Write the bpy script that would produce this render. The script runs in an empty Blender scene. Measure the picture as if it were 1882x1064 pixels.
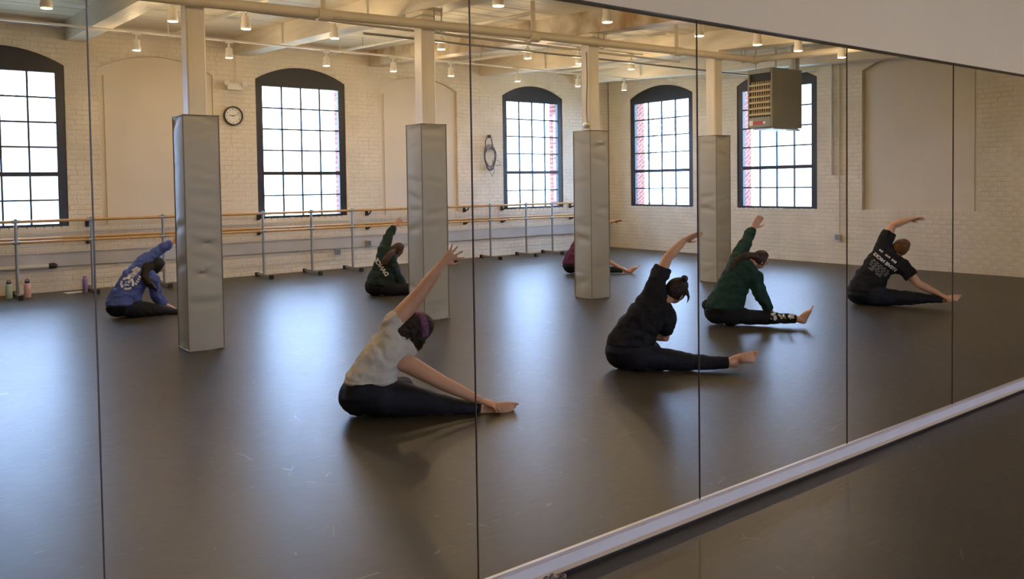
import bpy, bmesh, math, random
import numpy as np
from mathutils import Vector, Matrix, Quaternion
random.seed(7); np.random.seed(7)
S = bpy.context.scene
COL = S.collection

# ------------------------------------------------------------------ camera
# room frame: the mirror wall is y = 0, the window wall y = DA, the heater wall x = XB, floor z = 0
FPX, CX, CY = 1503.7, 941.0, 389.08
YAW, PIT, ROL = 0.6534, -0.0339, -0.0145
CAM = Vector((0.0, -2.3868, 1.52))
fw = Vector((math.sin(YAW)*math.cos(PIT), math.cos(YAW)*math.cos(PIT), math.sin(PIT)))
_r = Vector((math.cos(YAW), -math.sin(YAW), 0)); _u = _r.cross(fw)
rt = math.cos(ROL)*_r + math.sin(ROL)*_u
up = -math.sin(ROL)*_r + math.cos(ROL)*_u
cd = bpy.data.cameras.new('camera'); cam = bpy.data.objects.new('camera', cd); COL.objects.link(cam)
cam.matrix_world = Matrix(((rt.x, up.x, -fw.x, CAM.x), (rt.y, up.y, -fw.y, CAM.y), (rt.z, up.z, -fw.z, CAM.z), (0, 0, 0, 1)))
cd.sensor_fit = 'HORIZONTAL'; cd.sensor_width = 36; cd.lens = FPX/1882*36
cd.shift_y = -(532 - CY)/1882; cd.clip_start = 0.05; cd.clip_end = 300
S.camera = cam

# ------------------------------------------------------------------ sky and exposure
w = bpy.data.worlds.new('sky'); S.world = w; w.use_nodes = True
bg = w.node_tree.nodes['Background']
bg.inputs[0].default_value = (0.42, 0.59, 1.0, 1); bg.inputs[1].default_value = 29.0
LAMP_W = 11.0; LAMP_COL = (1.0, 0.69, 0.37)
S.view_settings.view_transform = 'Standard'; S.view_settings.look = 'None'
S.view_settings.exposure = -0.45; S.view_settings.gamma = 1.0; S.view_settings.use_curve_mapping = False
try:
    S.cycles.max_bounces = 8; S.cycles.diffuse_bounces = 5; S.cycles.glossy_bounces = 4
    S.cycles.transparent_max_bounces = 16; S.cycles.sample_clamp_indirect = 6
except Exception:
    pass

# ------------------------------------------------------------------ pixel -> place helpers
def ray(px, py): return fw*FPX + rt*(px - CX) + up*(CY - py)
def on(ax, v, px, py):
    d = ray(px, py); t = (v - CAM[ax])/d[ax]; return CAM + d*t
def onfloor(px, py, z=0.0): return on(2, z, px, py)

# ------------------------------------------------------------------ materials
def mat(name, col, rough=0.6, metal=0.0, var=0.0, vscale=4.0, bump=0.0, bscale=60.0, spec=0.5, emit=None, estr=0.0, stretch=None, col2=None):
    m = bpy.data.materials.new(name); m.use_nodes = True
    nt = m.node_tree; b = nt.nodes['Principled BSDF']
    b.inputs['Base Color'].default_value = (*col, 1); b.inputs['Roughness'].default_value = rough
    b.inputs['Metallic'].default_value = metal; b.inputs['Specular IOR Level'].default_value = spec
    tc = nt.nodes.new('ShaderNodeTexCoord'); src = tc.outputs['Object']
    if stretch:
        mp = nt.nodes.new('ShaderNodeMapping'); mp.inputs['Scale'].default_value = stretch
        nt.links.new(src, mp.inputs[0]); src = mp.outputs[0]
    if var > 0 or col2:
        n = nt.nodes.new('ShaderNodeTexNoise'); n.inputs['Scale'].default_value = vscale; n.inputs['Detail'].default_value = 6
        nt.links.new(src, n.inputs['Vector'])
        rmp = nt.nodes.new('ShaderNodeValToRGB')
        c2 = col2 if col2 else tuple(max(0, c*(1 - var)) for c in col)
        c1 = col if col2 else tuple(min(1, c*(1 + var*0.5)) for c in col)
        rmp.color_ramp.elements[0].position = 0.35; rmp.color_ramp.elements[0].color = (*c2, 1)
        rmp.color_ramp.elements[1].position = 0.65; rmp.color_ramp.elements[1].color = (*c1, 1)
        nt.links.new(n.outputs['Fac'], rmp.inputs[0]); nt.links.new(rmp.outputs[0], b.inputs['Base Color'])
    if bump > 0:
        n = nt.nodes.new('ShaderNodeTexNoise'); n.inputs['Scale'].default_value = bscale; n.inputs['Detail'].default_value = 5
        nt.links.new(src, n.inputs['Vector'])
        bp = nt.nodes.new('ShaderNodeBump'); bp.inputs['Strength'].default_value = bump; bp.inputs['Distance'].default_value = 0.02
        nt.links.new(n.outputs['Fac'], bp.inputs['Height']); nt.links.new(bp.outputs[0], b.inputs['Normal'])
    if emit:
        b.inputs['Emission Color'].default_value = (*emit, 1); b.inputs['Emission Strength'].default_value = estr
    return m

M = {}
M['paint'] = mat('white painted brick', (0.80, 0.72, 0.59), 0.55, var=0.10, vscale=2.2, bump=0.35, bscale=35)
M['mortar'] = mat('white painted mortar', (0.76, 0.68, 0.55), 0.7, var=0.15, vscale=3)
M['plaster'] = mat('white plaster', (0.77, 0.69, 0.56), 0.6, var=0.06, vscale=1.2, bump=0.06, bscale=20)
M['drywall'] = mat('tan drywall', (0.69, 0.56, 0.36), 0.7, var=0.03, vscale=1.0)
M['plank'] = mat('cream painted ceiling boards', (0.84, 0.77, 0.62), 0.5, var=0.13, vscale=3, bump=0.2, bscale=12, stretch=(0.4, 5, 5))
M['beam'] = mat('cream painted timber', (0.80, 0.74, 0.62), 0.5, var=0.10, vscale=2.5, bump=0.3, bscale=8, stretch=(4, 0.5, 4))
M['beam_stained'] = mat('cream timber with brown stains', (0.78, 0.70, 0.55), 0.5, col2=(0.42, 0.26, 0.10), vscale=2.6, bump=0.3, bscale=8)
M['column'] = mat('cream painted column', (0.74, 0.69, 0.60), 0.45, var=0.05, vscale=3, bump=0.1, bscale=9, stretch=(5, 5, 0.4))
M['vinyl'] = mat('grey vinyl padding', (0.41, 0.40, 0.33), 0.50, var=0.06, vscale=3, bump=0.12, bscale=7)
M['piping'] = mat('dark vinyl piping', (0.20, 0.19, 0.15), 0.5)
M['pipe'] = mat('painted steel pipe', (0.66, 0.60, 0.50), 0.42, var=0.06, vscale=6)
M['conduit'] = mat('painted conduit', (0.72, 0.68, 0.60), 0.4)
M['greysteel'] = mat('grey steel', (0.30, 0.31, 0.31), 0.35, metal=0.8)
M['post'] = mat('silver painted steel', (0.34, 0.36, 0.36), 0.38, metal=0.5)
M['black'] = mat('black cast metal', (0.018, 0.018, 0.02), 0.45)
M['rubber'] = mat('black rubber', (0.02, 0.02, 0.02), 0.7)
M['barre'] = mat('varnished wooden barre', (0.62, 0.36, 0.13), 0.32, var=0.2, vscale=8, stretch=(0.6, 8, 8))
M['frame'] = mat('black painted window frame', (0.020, 0.021, 0.028), 0.42, var=0.2, vscale=5, bump=0.1, bscale=20)
M['muntin'] = mat('black painted window bar', (0.022, 0.028, 0.028), 0.45)
M['lampwhite'] = mat('white lamp metal', (0.82, 0.80, 0.76), 0.35)
M['lens'] = mat('lit lamp lens', (1, 1, 1), 0.4, emit=(1.0, 0.90, 0.74), estr=9.0)
M['heater'] = mat('grey enamelled steel', (0.25, 0.25, 0.21), 0.38, var=0.08, vscale=3)
M['louver'] = mat('tan heater louvre', (0.55, 0.45, 0.28), 0.4)
M['darkin'] = mat('dark interior', (0.02, 0.02, 0.03), 0.6)
M['galv'] = mat('galvanised vent', (0.55, 0.55, 0.52), 0.35, metal=0.7)
M['red'] = mat('red label', (0.55, 0.05, 0.06), 0.5)
M['white'] = mat('white', (0.85, 0.85, 0.84), 0.5)
M['skirting'] = mat('white painted skirting', (0.74, 0.71, 0.70), 0.4, var=0.04, vscale=5)
M['tanstrip'] = mat('tan lower edge', (0.62, 0.46, 0.30), 0.6)
M['channel'] = mat('aluminium channel', (0.62, 0.62, 0.66), 0.4, metal=0.6)
M['seam'] = mat('dark mirror edge', (0.07, 0.05, 0.045), 0.4)
M['redbrick'] = None
M['ground'] = mat('pale lawn', (0.46, 0.46, 0.32), 0.9, var=0.3, vscale=0.6)
M['bark'] = mat('grey bark', (0.42, 0.36, 0.32), 0.9)
M['bud'] = mat('orange spring foliage', (0.62, 0.46, 0.30), 0.8, var=0.3, vscale=3)
M['leaf'] = mat('green foliage', (0.36, 0.44, 0.22), 0.8, var=0.3, vscale=3)
M['house'] = mat('pale house siding', (0.55, 0.56, 0.52), 0.7)
M['roof'] = mat('dull red roof', (0.50, 0.30, 0.27), 0.8)

def brick_mat():
    m = bpy.data.materials.new('red exterior brick'); m.use_nodes = True
    nt = m.node_tree; b = nt.nodes['Principled BSDF']; b.inputs['Roughness'].default_value = 0.85
    tc = nt.nodes.new('ShaderNodeTexCoord'); mp = nt.nodes.new('ShaderNodeMapping'); mp.inputs['Rotation'].default_value = (math.pi/2, 0, 0.6)
    br = nt.nodes.new('ShaderNodeTexBrick'); br.inputs['Scale'].default_value = 1.0
    br.inputs['Brick Width'].default_value = 0.2; br.inputs['Row Height'].default_value = 0.075; br.inputs['Mortar Size'].default_value = 0.008
    br.inputs['Color1'].default_value = (0.34, 0.10, 0.07, 1); br.inputs['Color2'].default_value = (0.26, 0.07, 0.05, 1); br.inputs['Mortar'].default_value = (0.4, 0.3, 0.26, 1)
    nt.links.new(tc.outputs['Object'], mp.inputs[0]); nt.links.new(mp.outputs[0], br.inputs['Vector']); nt.links.new(br.outputs['Color'], b.inputs['Base Color'])
    return m
M['redbrick'] = brick_mat()

def floor_mat():
    m = bpy.data.materials.new('scuffed dance vinyl'); m.use_nodes = True
    nt = m.node_tree; N = nt.nodes; L = nt.links; b = N['Principled BSDF']
    tc = N.new('ShaderNodeTexCoord')
    n1 = N.new('ShaderNodeTexNoise'); n1.inputs['Scale'].default_value = 1.3; n1.inputs['Detail'].default_value = 8
    L.new(tc.outputs['Object'], n1.inputs['Vector'])
    r1 = N.new('ShaderNodeValToRGB')
    r1.color_ramp.elements[0].position = 0.3; r1.color_ramp.elements[0].color = (0.043, 0.040, 0.034, 1)
    r1.color_ramp.elements[1].position = 0.72; r1.color_ramp.elements[1].color = (0.060, 0.055, 0.045, 1)
    L.new(n1.outputs['Fac'], r1.inputs[0])
    # scuffs: thin arcs from distorted voronoi edges in two turned, stretched spaces
    def scuff(rot, scale, width):
        mp = N.new('ShaderNodeMapping'); mp.inputs['Rotation'].default_value = (0, 0, rot); mp.inputs['Scale'].default_value = scale
        nz = N.new('ShaderNodeTexNoise'); nz.inputs['Scale'].default_value = 0.9
        L.new(tc.outputs['Object'], mp.inputs[0]); L.new(mp.outputs[0], nz.inputs['Vector'])
        mx = N.new('ShaderNodeMix'); mx.data_type = 'RGBA'; mx.inputs[0].default_value = 0.35
        L.new(mp.outputs[0], mx.inputs[6]); L.new(nz.outputs['Color'], mx.inputs[7])
        v = N.new('ShaderNodeTexVoronoi'); v.feature = 'DISTANCE_TO_EDGE'; v.inputs['Scale'].default_value = 1.6
        L.new(mx.outputs[2], v.inputs['Vector'])
        lt = N.new('ShaderNodeMath'); lt.operation = 'LESS_THAN'; lt.inputs[1].default_value = width
        L.new(v.outputs['Distance'], lt.inputs[0])
        msk = N.new('ShaderNodeTexNoise'); msk.inputs['Scale'].default_value = 2.4; L.new(mp.outputs[0], msk.inputs['Vector'])
        gt = N.new('ShaderNodeMath'); gt.operation = 'GREATER_THAN'; gt.inputs[1].default_value = 0.64
        L.new(msk.outputs['Fac'], gt.inputs[0])
        mu = N.new('ShaderNodeMath'); mu.operation = 'MULTIPLY'; L.new(lt.outputs[0], mu.inputs[0]); L.new(gt.outputs[0], mu.inputs[1])
        return mu.outputs[0]
    a = scuff(0.7, (3.2, 1.2, 1), 0.006); c = scuff(2.3, (1.3, 3.8, 1), 0.006)
    mx = N.new('ShaderNodeMath'); mx.operation = 'MAXIMUM'; L.new(a, mx.inputs[0]); L.new(c, mx.inputs[1])
    cm = N.new('ShaderNodeMix'); cm.data_type = 'RGBA'
    k = N.new('ShaderNodeMath'); k.operation = 'MULTIPLY'; k.inputs[1].default_value = 0.15; L.new(mx.outputs[0], k.inputs[0])
    L.new(k.outputs[0], cm.inputs[0]); L.new(r1.outputs[0], cm.inputs[6]); cm.inputs[7].default_value = (0.45, 0.44, 0.42, 1)
    L.new(cm.outputs[2], b.inputs['Base Color'])
    # fine sweep marks in the sheen
    mp = N.new('ShaderNodeMapping'); mp.inputs['Scale'].default_value = (9.0, 70.0, 1); mp.inputs['Rotation'].default_value = (0, 0, 0.55)
    L.new(tc.outputs['Object'], mp.inputs[0])
    n2 = N.new('ShaderNodeTexNoise'); n2.inputs['Scale'].default_value = 1.0; n2.inputs['Detail'].default_value = 6; L.new(mp.outputs[0], n2.inputs['Vector'])
    rr = N.new('ShaderNodeMapRange'); rr.inputs[1].default_value = 0.3; rr.inputs[2].default_value = 0.7; rr.inputs[3].default_value = 0.33; rr.inputs[4].default_value = 0.41
    L.new(n2.outputs['Fac'], rr.inputs[0]); L.new(rr.outputs[0], b.inputs['Roughness'])
    bp = N.new('ShaderNodeBump'); bp.inputs['Strength'].default_value = 0.006; bp.inputs['Distance'].default_value = 0.01
    mp3 = N.new('ShaderNodeMapping'); mp3.inputs['Scale'].default_value = (22.0, 120.0, 1); mp3.inputs['Rotation'].default_value = (0, 0, 0.62)
    L.new(tc.outputs['Object'], mp3.inputs[0])
    n3 = N.new('ShaderNodeTexNoise'); n3.inputs['Scale'].default_value = 1.0; n3.inputs['Detail'].default_value = 3; n3.inputs['Distortion'].default_value = 0.6; L.new(mp3.outputs[0], n3.inputs['Vector'])
    bp2 = N.new('ShaderNodeBump'); bp2.inputs['Strength'].default_value = 0.10; bp2.inputs['Distance'].default_value = 0.0015
    L.new(n2.outputs['Fac'], bp.inputs['Height']); L.new(bp.outputs[0], bp2.inputs['Normal']); L.new(n3.outputs['Fac'], bp2.inputs['Height']); L.new(bp2.outputs[0], b.inputs['Normal'])
    b.inputs['Specular IOR Level'].default_value = 0.34
    return m
M['floor'] = floor_mat()

def clear_mat(name, tint, gloss):
    m = bpy.data.materials.new(name); m.use_nodes = True
    nt = m.node_tree; nt.nodes.remove(nt.nodes['Principled BSDF']); out = nt.nodes['Material Output']
    t = nt.nodes.new('ShaderNodeBsdfTransparent'); t.inputs[0].default_value = (*tint, 1)
    if gloss <= 0:
        nt.links.new(t.outputs[0], out.inputs[0]); return m
    g = nt.nodes.new('ShaderNodeBsdfGlossy'); g.inputs['Roughness'].default_value = 0.02
    mx = nt.nodes.new('ShaderNodeMixShader'); mx.inputs[0].default_value = 0.04
    nt.links.new(t.outputs[0], mx.inputs[1]); nt.links.new(g.outputs[0], mx.inputs[2]); nt.links.new(mx.outputs[0], out.inputs[0])
    return m
M['glass'] = clear_mat('window glass', (0.96, 0.98, 0.97), 1)
M['mirror'] = clear_mat('clear mirror pane', (0.95, 0.96, 0.95), 0)  # see-through, no reflection: the reflected room is added as geometry behind it

# ------------------------------------------------------------------ mesh helpers
def tag(o, label=None, cat=None, group=None, kind=None):
    if label: o['label'] = label
    if cat: o['category'] = cat
    if group: o['group'] = group
    if kind: o['kind'] = kind
    return o
def empty(name, loc=(0, 0, 0), rz=0.0):
    o = bpy.data.objects.new(name, None); COL.objects.link(o); o.location = loc; o.rotation_euler = (0, 0, rz); o.empty_display_size = 0.1
    return o
class G:
    def __init__(s): s.v = []; s.f = []
    def add(s, vs, fs):
        k = len(s.v); s.v += [tuple(v) for v in vs]; s.f += [tuple(i + k for i in f) for f in fs]; return s
    def box(s, x0, x1, y0, y1, z0, z1):
        return s.add([(x0, y0, z0), (x1, y0, z0), (x1, y1, z0), (x0, y1, z0), (x0, y0, z1), (x1, y0, z1), (x1, y1, z1), (x0, y1, z1)],
                     [(0, 3, 2, 1), (4, 5, 6, 7), (0, 1, 5, 4), (1, 2, 6, 5), (2, 3, 7, 6), (3, 0, 4, 7)])
    def tube(s, pts, rad, n=10, ratio=None, cap=True, ref=None):
        pts = [Vector(p) for p in pts]
        if not hasattr(rad, '__len__'): rad = [rad]*len(pts)
        vs = []; prev = None
        for i, p in enumerate(pts):
            d = (pts[min(i+1, len(pts)-1)] - pts[max(i-1, 0)])
            d = d.normalized() if d.length > 1e-9 else Vector((0, 0, 1))
            if prev is None:
                a = Vector(ref) if ref else (Vector((0, 0, 1)) if abs(d.z) < 0.9 else Vector((1, 0, 0)))
            else: a = prev
            a = (a - d*a.dot(d)); a = a.normalized() if a.length > 1e-6 else d.orthogonal().normalized()
            prev = a; b = d.cross(a)
            rx = rad[i]; ry = rx*(ratio if ratio else 1)
            for k in range(n):
                t = 2*math.pi*k/n; vs.append(p + a*(rx*math.cos(t)) + b*(ry*math.sin(t)))
        fs = []
        for i in range(len(pts)-1):
            for k in range(n):
                fs.append((i*n+k, i*n+(k+1) % n, (i+1)*n+(k+1) % n, (i+1)*n+k))
        if cap:
            fs.append(tuple(range(n-1, -1, -1))); fs.append(tuple((len(pts)-1)*n+k for k in range(n)))
        return s.add(vs, fs)
    def rtube(s, pts, rad, n=12, ref=None, ratio=None):
        """tube with rounded ends"""
        pts = [Vector(p) for p in pts]; rad = list(rad) if hasattr(rad, '__len__') else [rad]*len(pts)
        d0 = (pts[0]-pts[1]).normalized(); d1 = (pts[-1]-pts[-2]).normalized()
        P = [pts[0]+d0*rad[0]*math.sin(a) for a in (1.35, 0.9, 0.45)] + pts + [pts[-1]+d1*rad[-1]*math.sin(a) for a in (0.45, 0.9, 1.35)]
        R = [rad[0]*math.cos(a) for a in (1.35, 0.9, 0.45)] + rad + [rad[-1]*math.cos(a) for a in (0.45, 0.9, 1.35)]
        return s.tube(P, R, n, ratio=ratio, ref=ref)
    def ball(s, c, ax, ay, az, nu=16, nv=10):
        c = Vector(c); ax, ay, az = Vector(ax), Vector(ay), Vector(az); vs = [c - az]
        for j in range(1, nv):
            t = math.pi*j/nv - math.pi/2
            for i in range(nu):
                p = 2*math.pi*i/nu; vs.append(c + ax*(math.cos(t)*math.cos(p)) + ay*(math.cos(t)*math.sin(p)) + az*math.sin(t))
        vs.append(c + az); fs = []
        for i in range(nu): fs.append((0, 1+(i+1) % nu, 1+i))
        for j in range(nv-2):
            for i in range(nu):
                a = 1+j*nu+i; b = 1+j*nu+(i+1) % nu; fs.append((a, b, b+nu, a+nu))
        k = 1+(nv-2)*nu
        for i in range(nu): fs.append((k+i, k+(i+1) % nu, k+nu))
        return s.add(vs, fs)
    def loft(s, secs, n=20, p=2.4):
        """closed skin over (centre, width vector, depth vector) sections, super-elliptic"""
        vs = []
        for c, a, b in secs:
            c, a, b = Vector(c), Vector(a), Vector(b)
            for k in range(n):
                t = 2*math.pi*k/n; ct, st = math.cos(t), math.sin(t)
                vs.append(c + a*(math.copysign(abs(ct)**(2/p), ct)) + b*(math.copysign(abs(st)**(2/p), st)))
        fs = []
        for i in range(len(secs)-1):
            for k in range(n): fs.append((i*n+k, i*n+(k+1) % n, (i+1)*n+(k+1) % n, (i+1)*n+k))
        fs.append(tuple(range(n-1, -1, -1))); fs.append(tuple((len(secs)-1)*n+k for k in range(n)))
        return s.add(vs, fs)
    def lathe(s, c, prof, n=20):
        c = Vector(c); vs = []
        for r, z in prof:
            for k in range(n): vs.append(c + Vector((r*math.cos(2*math.pi*k/n), r*math.sin(2*math.pi*k/n), z)))
        fs = []
        for i in range(len(prof)-1):
            for k in range(n): fs.append((i*n+k, i*n+(k+1) % n, (i+1)*n+(k+1) % n, (i+1)*n+k))
        fs.append(tuple(range(n-1, -1, -1))); fs.append(tuple((len(prof)-1)*n+k for k in range(n)))
        return s.add(vs, fs)
    def mesh(s, name, m, smooth=False, origin=None):
        me = bpy.data.meshes.new(name)
        v = s.v if origin is None else [(x-origin[0], y-origin[1], z-origin[2]) for x, y, z in s.v]
        me.from_pydata(v, [], s.f); me.update()
        bm = bmesh.new(); bm.from_mesh(me); bmesh.ops.recalc_face_normals(bm, faces=bm.faces); bm.to_mesh(me); bm.free()
        if m: me.materials.append(m)
        if smooth:
            for p in me.polygons: p.use_smooth = True
            try: me.set_sharp_from_angle(angle=math.radians(50))
            except Exception: pass
        return me
    def build(s, name, m, parent=None, smooth=False, origin=None):
        if isinstance(m, str): m = M[m]
        if parent is None and origin is not None:
            o = bpy.data.objects.new(name, s.mesh(name, m, smooth, origin)); o.location = origin
        else:
            o = bpy.data.objects.new(name, s.mesh(name, m, smooth, origin))
        COL.objects.link(o)
        if parent is not None: o.parent = parent
        return o
def copy_tree(o, parent=None):
    c = o.copy(); COL.objects.link(c); c.parent = parent
    for ch in list(o.children): copy_tree(ch, c)
    return c

# ================================================================== SETTING
DA, XB = 11.535, 13.551
XL, YN = -5.0, -11.5                     # far end of the room at the left, and behind the camera
MT, MBOT = 2.2265, 0.0866               # mirror top and bottom
def zc(y): return 3.465 + 0.052*abs(y)  # the ceiling falls towards the mirror
def arc(u0, u1, zs, rise, n=14):
    W = (u1-u0)/2; R = (W*W + rise*rise)/(2*rise); c = (u0+u1)/2; zc0 = zs + rise - R; a = math.asin(W/R)
    return [(c + R*math.sin(-a + 2*a*i/n), zc0 + R*math.cos(-a + 2*a*i/n)) for i in range(n+1)]
def hole_at(op, z):
    u0, u1, z0, zs, rise = op[:5]
    if z < z0 or z > zs + rise: return None
    if z <= zs: return (u0, u1)
    W = (u1-u0)/2; R = (W*W + rise*rise)/(2*rise); zc0 = zs + rise - R
    h = math.sqrt(max(0, R*R - (z-zc0)**2)); c = (u0+u1)/2
    return (c-h, c+h)
def wall_face(g, P, U0, U1, top, ops, d0, depth):
    """P(u, d, z): wall with arched openings; face at d0; each opening's sides run back by depth(op)"""
    def quad(a, b, z0, z1, d): g.add([P(a, d, z0), P(b, d, z0), P(b, d, z1), P(a, d, z1)], [(0, 1, 2, 3)])
    us = U0
    for op in sorted(ops):
        u0, u1, z0, zs, rise = op[:5]
        quad(us, u0, 0, top, d0); quad(u0, u1, 0, z0, d0)
        A = arc(u0, u1, zs, rise)
        for (a, za), (b, zb) in zip(A, A[1:]): g.add([P(a, d0, za), P(b, d0, zb), P(b, d0, top), P(a, d0, top)], [(0, 1, 2, 3)])
        de = d0 + depth(op)
        out = [(u0, z0), (u0, zs)] + A[1:-1] + [(u1, zs), (u1, z0), (u0, z0)]
        for (a, za), (b, zb) in zip(out, out[1:]): g.add([P(a, d0, za), P(a, de, za), P(b, de, zb), P(b, d0, zb)], [(0, 1, 2, 3)])
        if op[5] > 0:                                     # blind recess: close its back
            poly = [(u0, z0)] + A + [(u1, z0)]
            g.add([P(a, de, z) for a, z in poly], [tuple(range(len(poly)))])
        us = u1
    quad(us, U1, 0, top, d0)
def brick_boxes(U0, U1, top, ops, bl=0.205, bh=0.066, j=0.010):
    out = []; z = 0.004; row = 0
    while z < top:
        z1 = min(z+bh, top); zm = (z+z1)/2
        u = U0 - (bl+j)*(0.5 if row % 2 else 0.0) - random.random()*0.02
        while u < U1:
            L = bl if row % 6 else bl*0.5
            segs = [(max(u, U0), min(u+L, U1))]
            for op in ops:
                h = hole_at(op, zm if zm < op[3] else max(z - .004, op[3]))
                if h is None: continue
                ns = []
                for a, b in segs:
                    if b <= h[0] or a >= h[1]: ns.append((a, b))
                    else:
                        if a < h[0]: ns.append((a, h[0]))
                        if b > h[1]: ns.append((h[1], b))
                segs = ns
            for a, b in segs:
                if b-a > 0.03: out.append((a, b, z + random.uniform(-.003, .003), z1 + random.uniform(-.003, .003)))
            u += L+j
        z += bh+j; row += 1
    return out
def add_bricks(wall, P, boxes, near, mortar_d):
    """near(u, z): sort key; the 300 nearest are parts, the others one joined part"""
    boxes = sorted(boxes, key=near); cache = {}
    g = G()
    def cell(gg, a, b, z0, z1, pr):
        e = 0.006
        vs = [P(a, mortar_d, z0), P(b, mortar_d, z0), P(b, mortar_d, z1), P(a, mortar_d, z1),
              P(a+e, mortar_d-pr, z0+e), P(b-e, mortar_d-pr, z0+e), P(b-e, mortar_d-pr, z1-e), P(a+e, mortar_d-pr, z1-e)]
        gg.add(vs, [(4, 5, 6, 7), (0, 1, 5, 4), (1, 2, 6, 5), (2, 3, 7, 6), (3, 0, 4, 7)])
    for i, (a, b, z0, z1) in enumerate(boxes):
        pr = 0.0015 + random.random()*0.003
        if i < 300:
            key = (round(b-a, 2), round(z1-z0, 3), i % 5)
            if key not in cache:
                q = G(); ww, hh = (b-a)/2, (z1-z0)/2; o0 = Vector(P(0, 0, 0))
                e = 0.006
                vs = [Vector(P(*t)) - o0 for t in ((-ww, 0, -hh), (ww, 0, -hh), (ww, 0, hh), (-ww, 0, hh), (-ww+e, -pr, -hh+e), (ww-e, -pr, -hh+e), (ww-e, -pr, hh-e), (-ww+e, -pr, hh-e))]
                q.add(vs, [(4, 5, 6, 7), (0, 1, 5, 4), (1, 2, 6, 5), (2, 3, 7, 6), (3, 0, 4, 7)]); cache[key] = q.mesh('brick', M['paint'])
            o = bpy.data.objects.new('brick', cache[key]); COL.objects.link(o); o.parent = wall; o.location = P((a+b)/2, mortar_d, (z0+z1)/2)
        else: cell(g, a, b, z0, z1, pr)
    tag(g.build('brick_courses', 'paint', wall), kind='stuff')

# floor
g = G(); g.box(XL-.1, XB+.1, YN-.1, DA+.1, -0.12, 0); fl = g.build('floor', 'floor')
tag(fl, 'scuffed satin grey-brown vinyl dance floor', 'floor', kind='structure')
# window wall (behind the barres)
WIN_A = [(0.51, 2.20, 0.96, 3.40, 0.24, 0), (5.13, 6.81, 0.96, 3.40, 0.24, 0), (10.45, 12.13, 0.96, 3.40, 0.24, 0)]
BLIND_A = [(2.66, 4.40, 0.96, 3.40, 0.24, 1), (7.55, 9.29, 0.96, 3.40, 0.24, 1)]
def PA(u, d, z): return (u, DA + d, z)
def PB(u, d, z): return (XB + d, -u, z)       # on the heater wall u runs towards the mirror
g = G(); wall_face(g, PA, XL, XB, 4.4, WIN_A + BLIND_A, 0.012, lambda o: 0.07 if o[5] else 0.10)
wa = g.build('wall_back', 'mortar'); tag(wa, 'cream painted brick wall with arched windows, barres in front', 'wall', kind='structure')
add_bricks(wa, PA, brick_boxes(0.3, XB, 3.98, WIN_A + BLIND_A), lambda b: (b[0]-4.7)**2 + 3*(b[2]-1.2)**2, 0.012)
g = G(); wall_face(g, PA, XL, XB+0.6, 4.4, WIN_A, 0.112, lambda o: 0.36)
g.build('outer_brickwork', 'redbrick', wa)
# heater wall
WIN_B = [(-10.84, -9.02, 0.96, 3.40, 0.24, 0), (-7.89, -6.12, 0.96, 3.40, 0.24, 0)]
BLIND_B = [(-5.25, -3.36, 0.96, 3.40, 0.24, 1)]
g = G(); wall_face(g, PB, -DA, -YN, 4.4, WIN_B + BLIND_B, 0.012, lambda o: 0.11 if o[5] else 0.10)
wb = g.build('wall_right', 'mortar'); tag(wb, 'white painted brick wall behind the hanging heater', 'wall', kind='structure')
add_bricks(wb, PB, brick_boxes(-DA, -0.02, 3.98, WIN_B + BLIND_B), lambda b: (-b[0]-3.0)**2 + 2.0*(b[2]-0.9)**2, 0.012)
g = G(); wall_face(g, PB, -DA-0.6, -YN, 4.4, WIN_B, 0.112, lambda o: 0.36)
g.build('outer_brickwork', 'redbrick', wb)
# plaster infill panels of the blind windows
def infill(wall, P, op, d, inner):
    u0, u1, z0, zs, rise = op[:5]
    A = arc(u0+0.004, u1-0.004, zs, rise-0.004); poly = [(u0+0.004, z0+0.004)] + A + [(u1-0.004, z0+0.004)]
    g = G(); n = len(poly); g.add([P(a, d, z) for a, z in poly] + [P(a, d+0.02, z) for a, z in poly], [tuple(range(n))] + [(i, (i+1) % n, n+(i+1) % n, n+i) for i in range(n)])
    g.build('plaster_infill', 'plaster', wall)
    g = G(); a, b, c0, c1 = inner
    p0 = [P(a, d-0.025, c0), P(b, d-0.025, c0), P(b, d-0.025, c1), P(a, d-0.025, c1)]; p1 = [P(a, d, c0), P(b, d, c0), P(b, d, c1), P(a, d, c1)]
    g.add(p0+p1, [(0, 1, 2, 3), (0, 1, 5, 4), (1, 2, 6, 5), (2, 3, 7, 6), (3, 0, 4, 7)]); g.build('panel', 'plaster', wall)
infill(wa, PA, BLIND_A[0], 0.032, (2.74, 4.33, 0.965, 3.30))
infill(wa, PA, BLIND_A[1], 0.060, (7.63, 9.15, 0.965, 3.28))
infill(wb, PB, BLIND_B[0], 0.100, (-5.12, -3.42, 0.965, 3.36))
# grey board and pipe along the foot of the window wall
g = G(); g.box(XL, XB, DA-0.05, DA+0.012, 0.385, 0.59); tag(g.build('trim_1', mat('grey wiring board', (0.55, 0.53, 0.50), 0.5, var=0.12, vscale=2)), 'grey painted board running along the wall below the barres', 'wall trim', kind='structure')
o = G().tube([(XL, DA-0.075, 0.40), (1.93, DA-0.075, 0.40)], 0.030, 12).build('steam_pipe', 'conduit', smooth=True)
tag(o, 'cream pipe along the wall behind the water bottles, ending in a black valve', 'pipe')
G().tube([(1.90, DA-0.075, 0.40), (1.93, DA-0.075, 0.40), (1.97, DA-0.075, 0.40), (2.01, DA-0.075, 0.39)], [0.035, 0.045, 0.045, 0.028], 12).build('valve', 'black', o, smooth=True)
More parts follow.
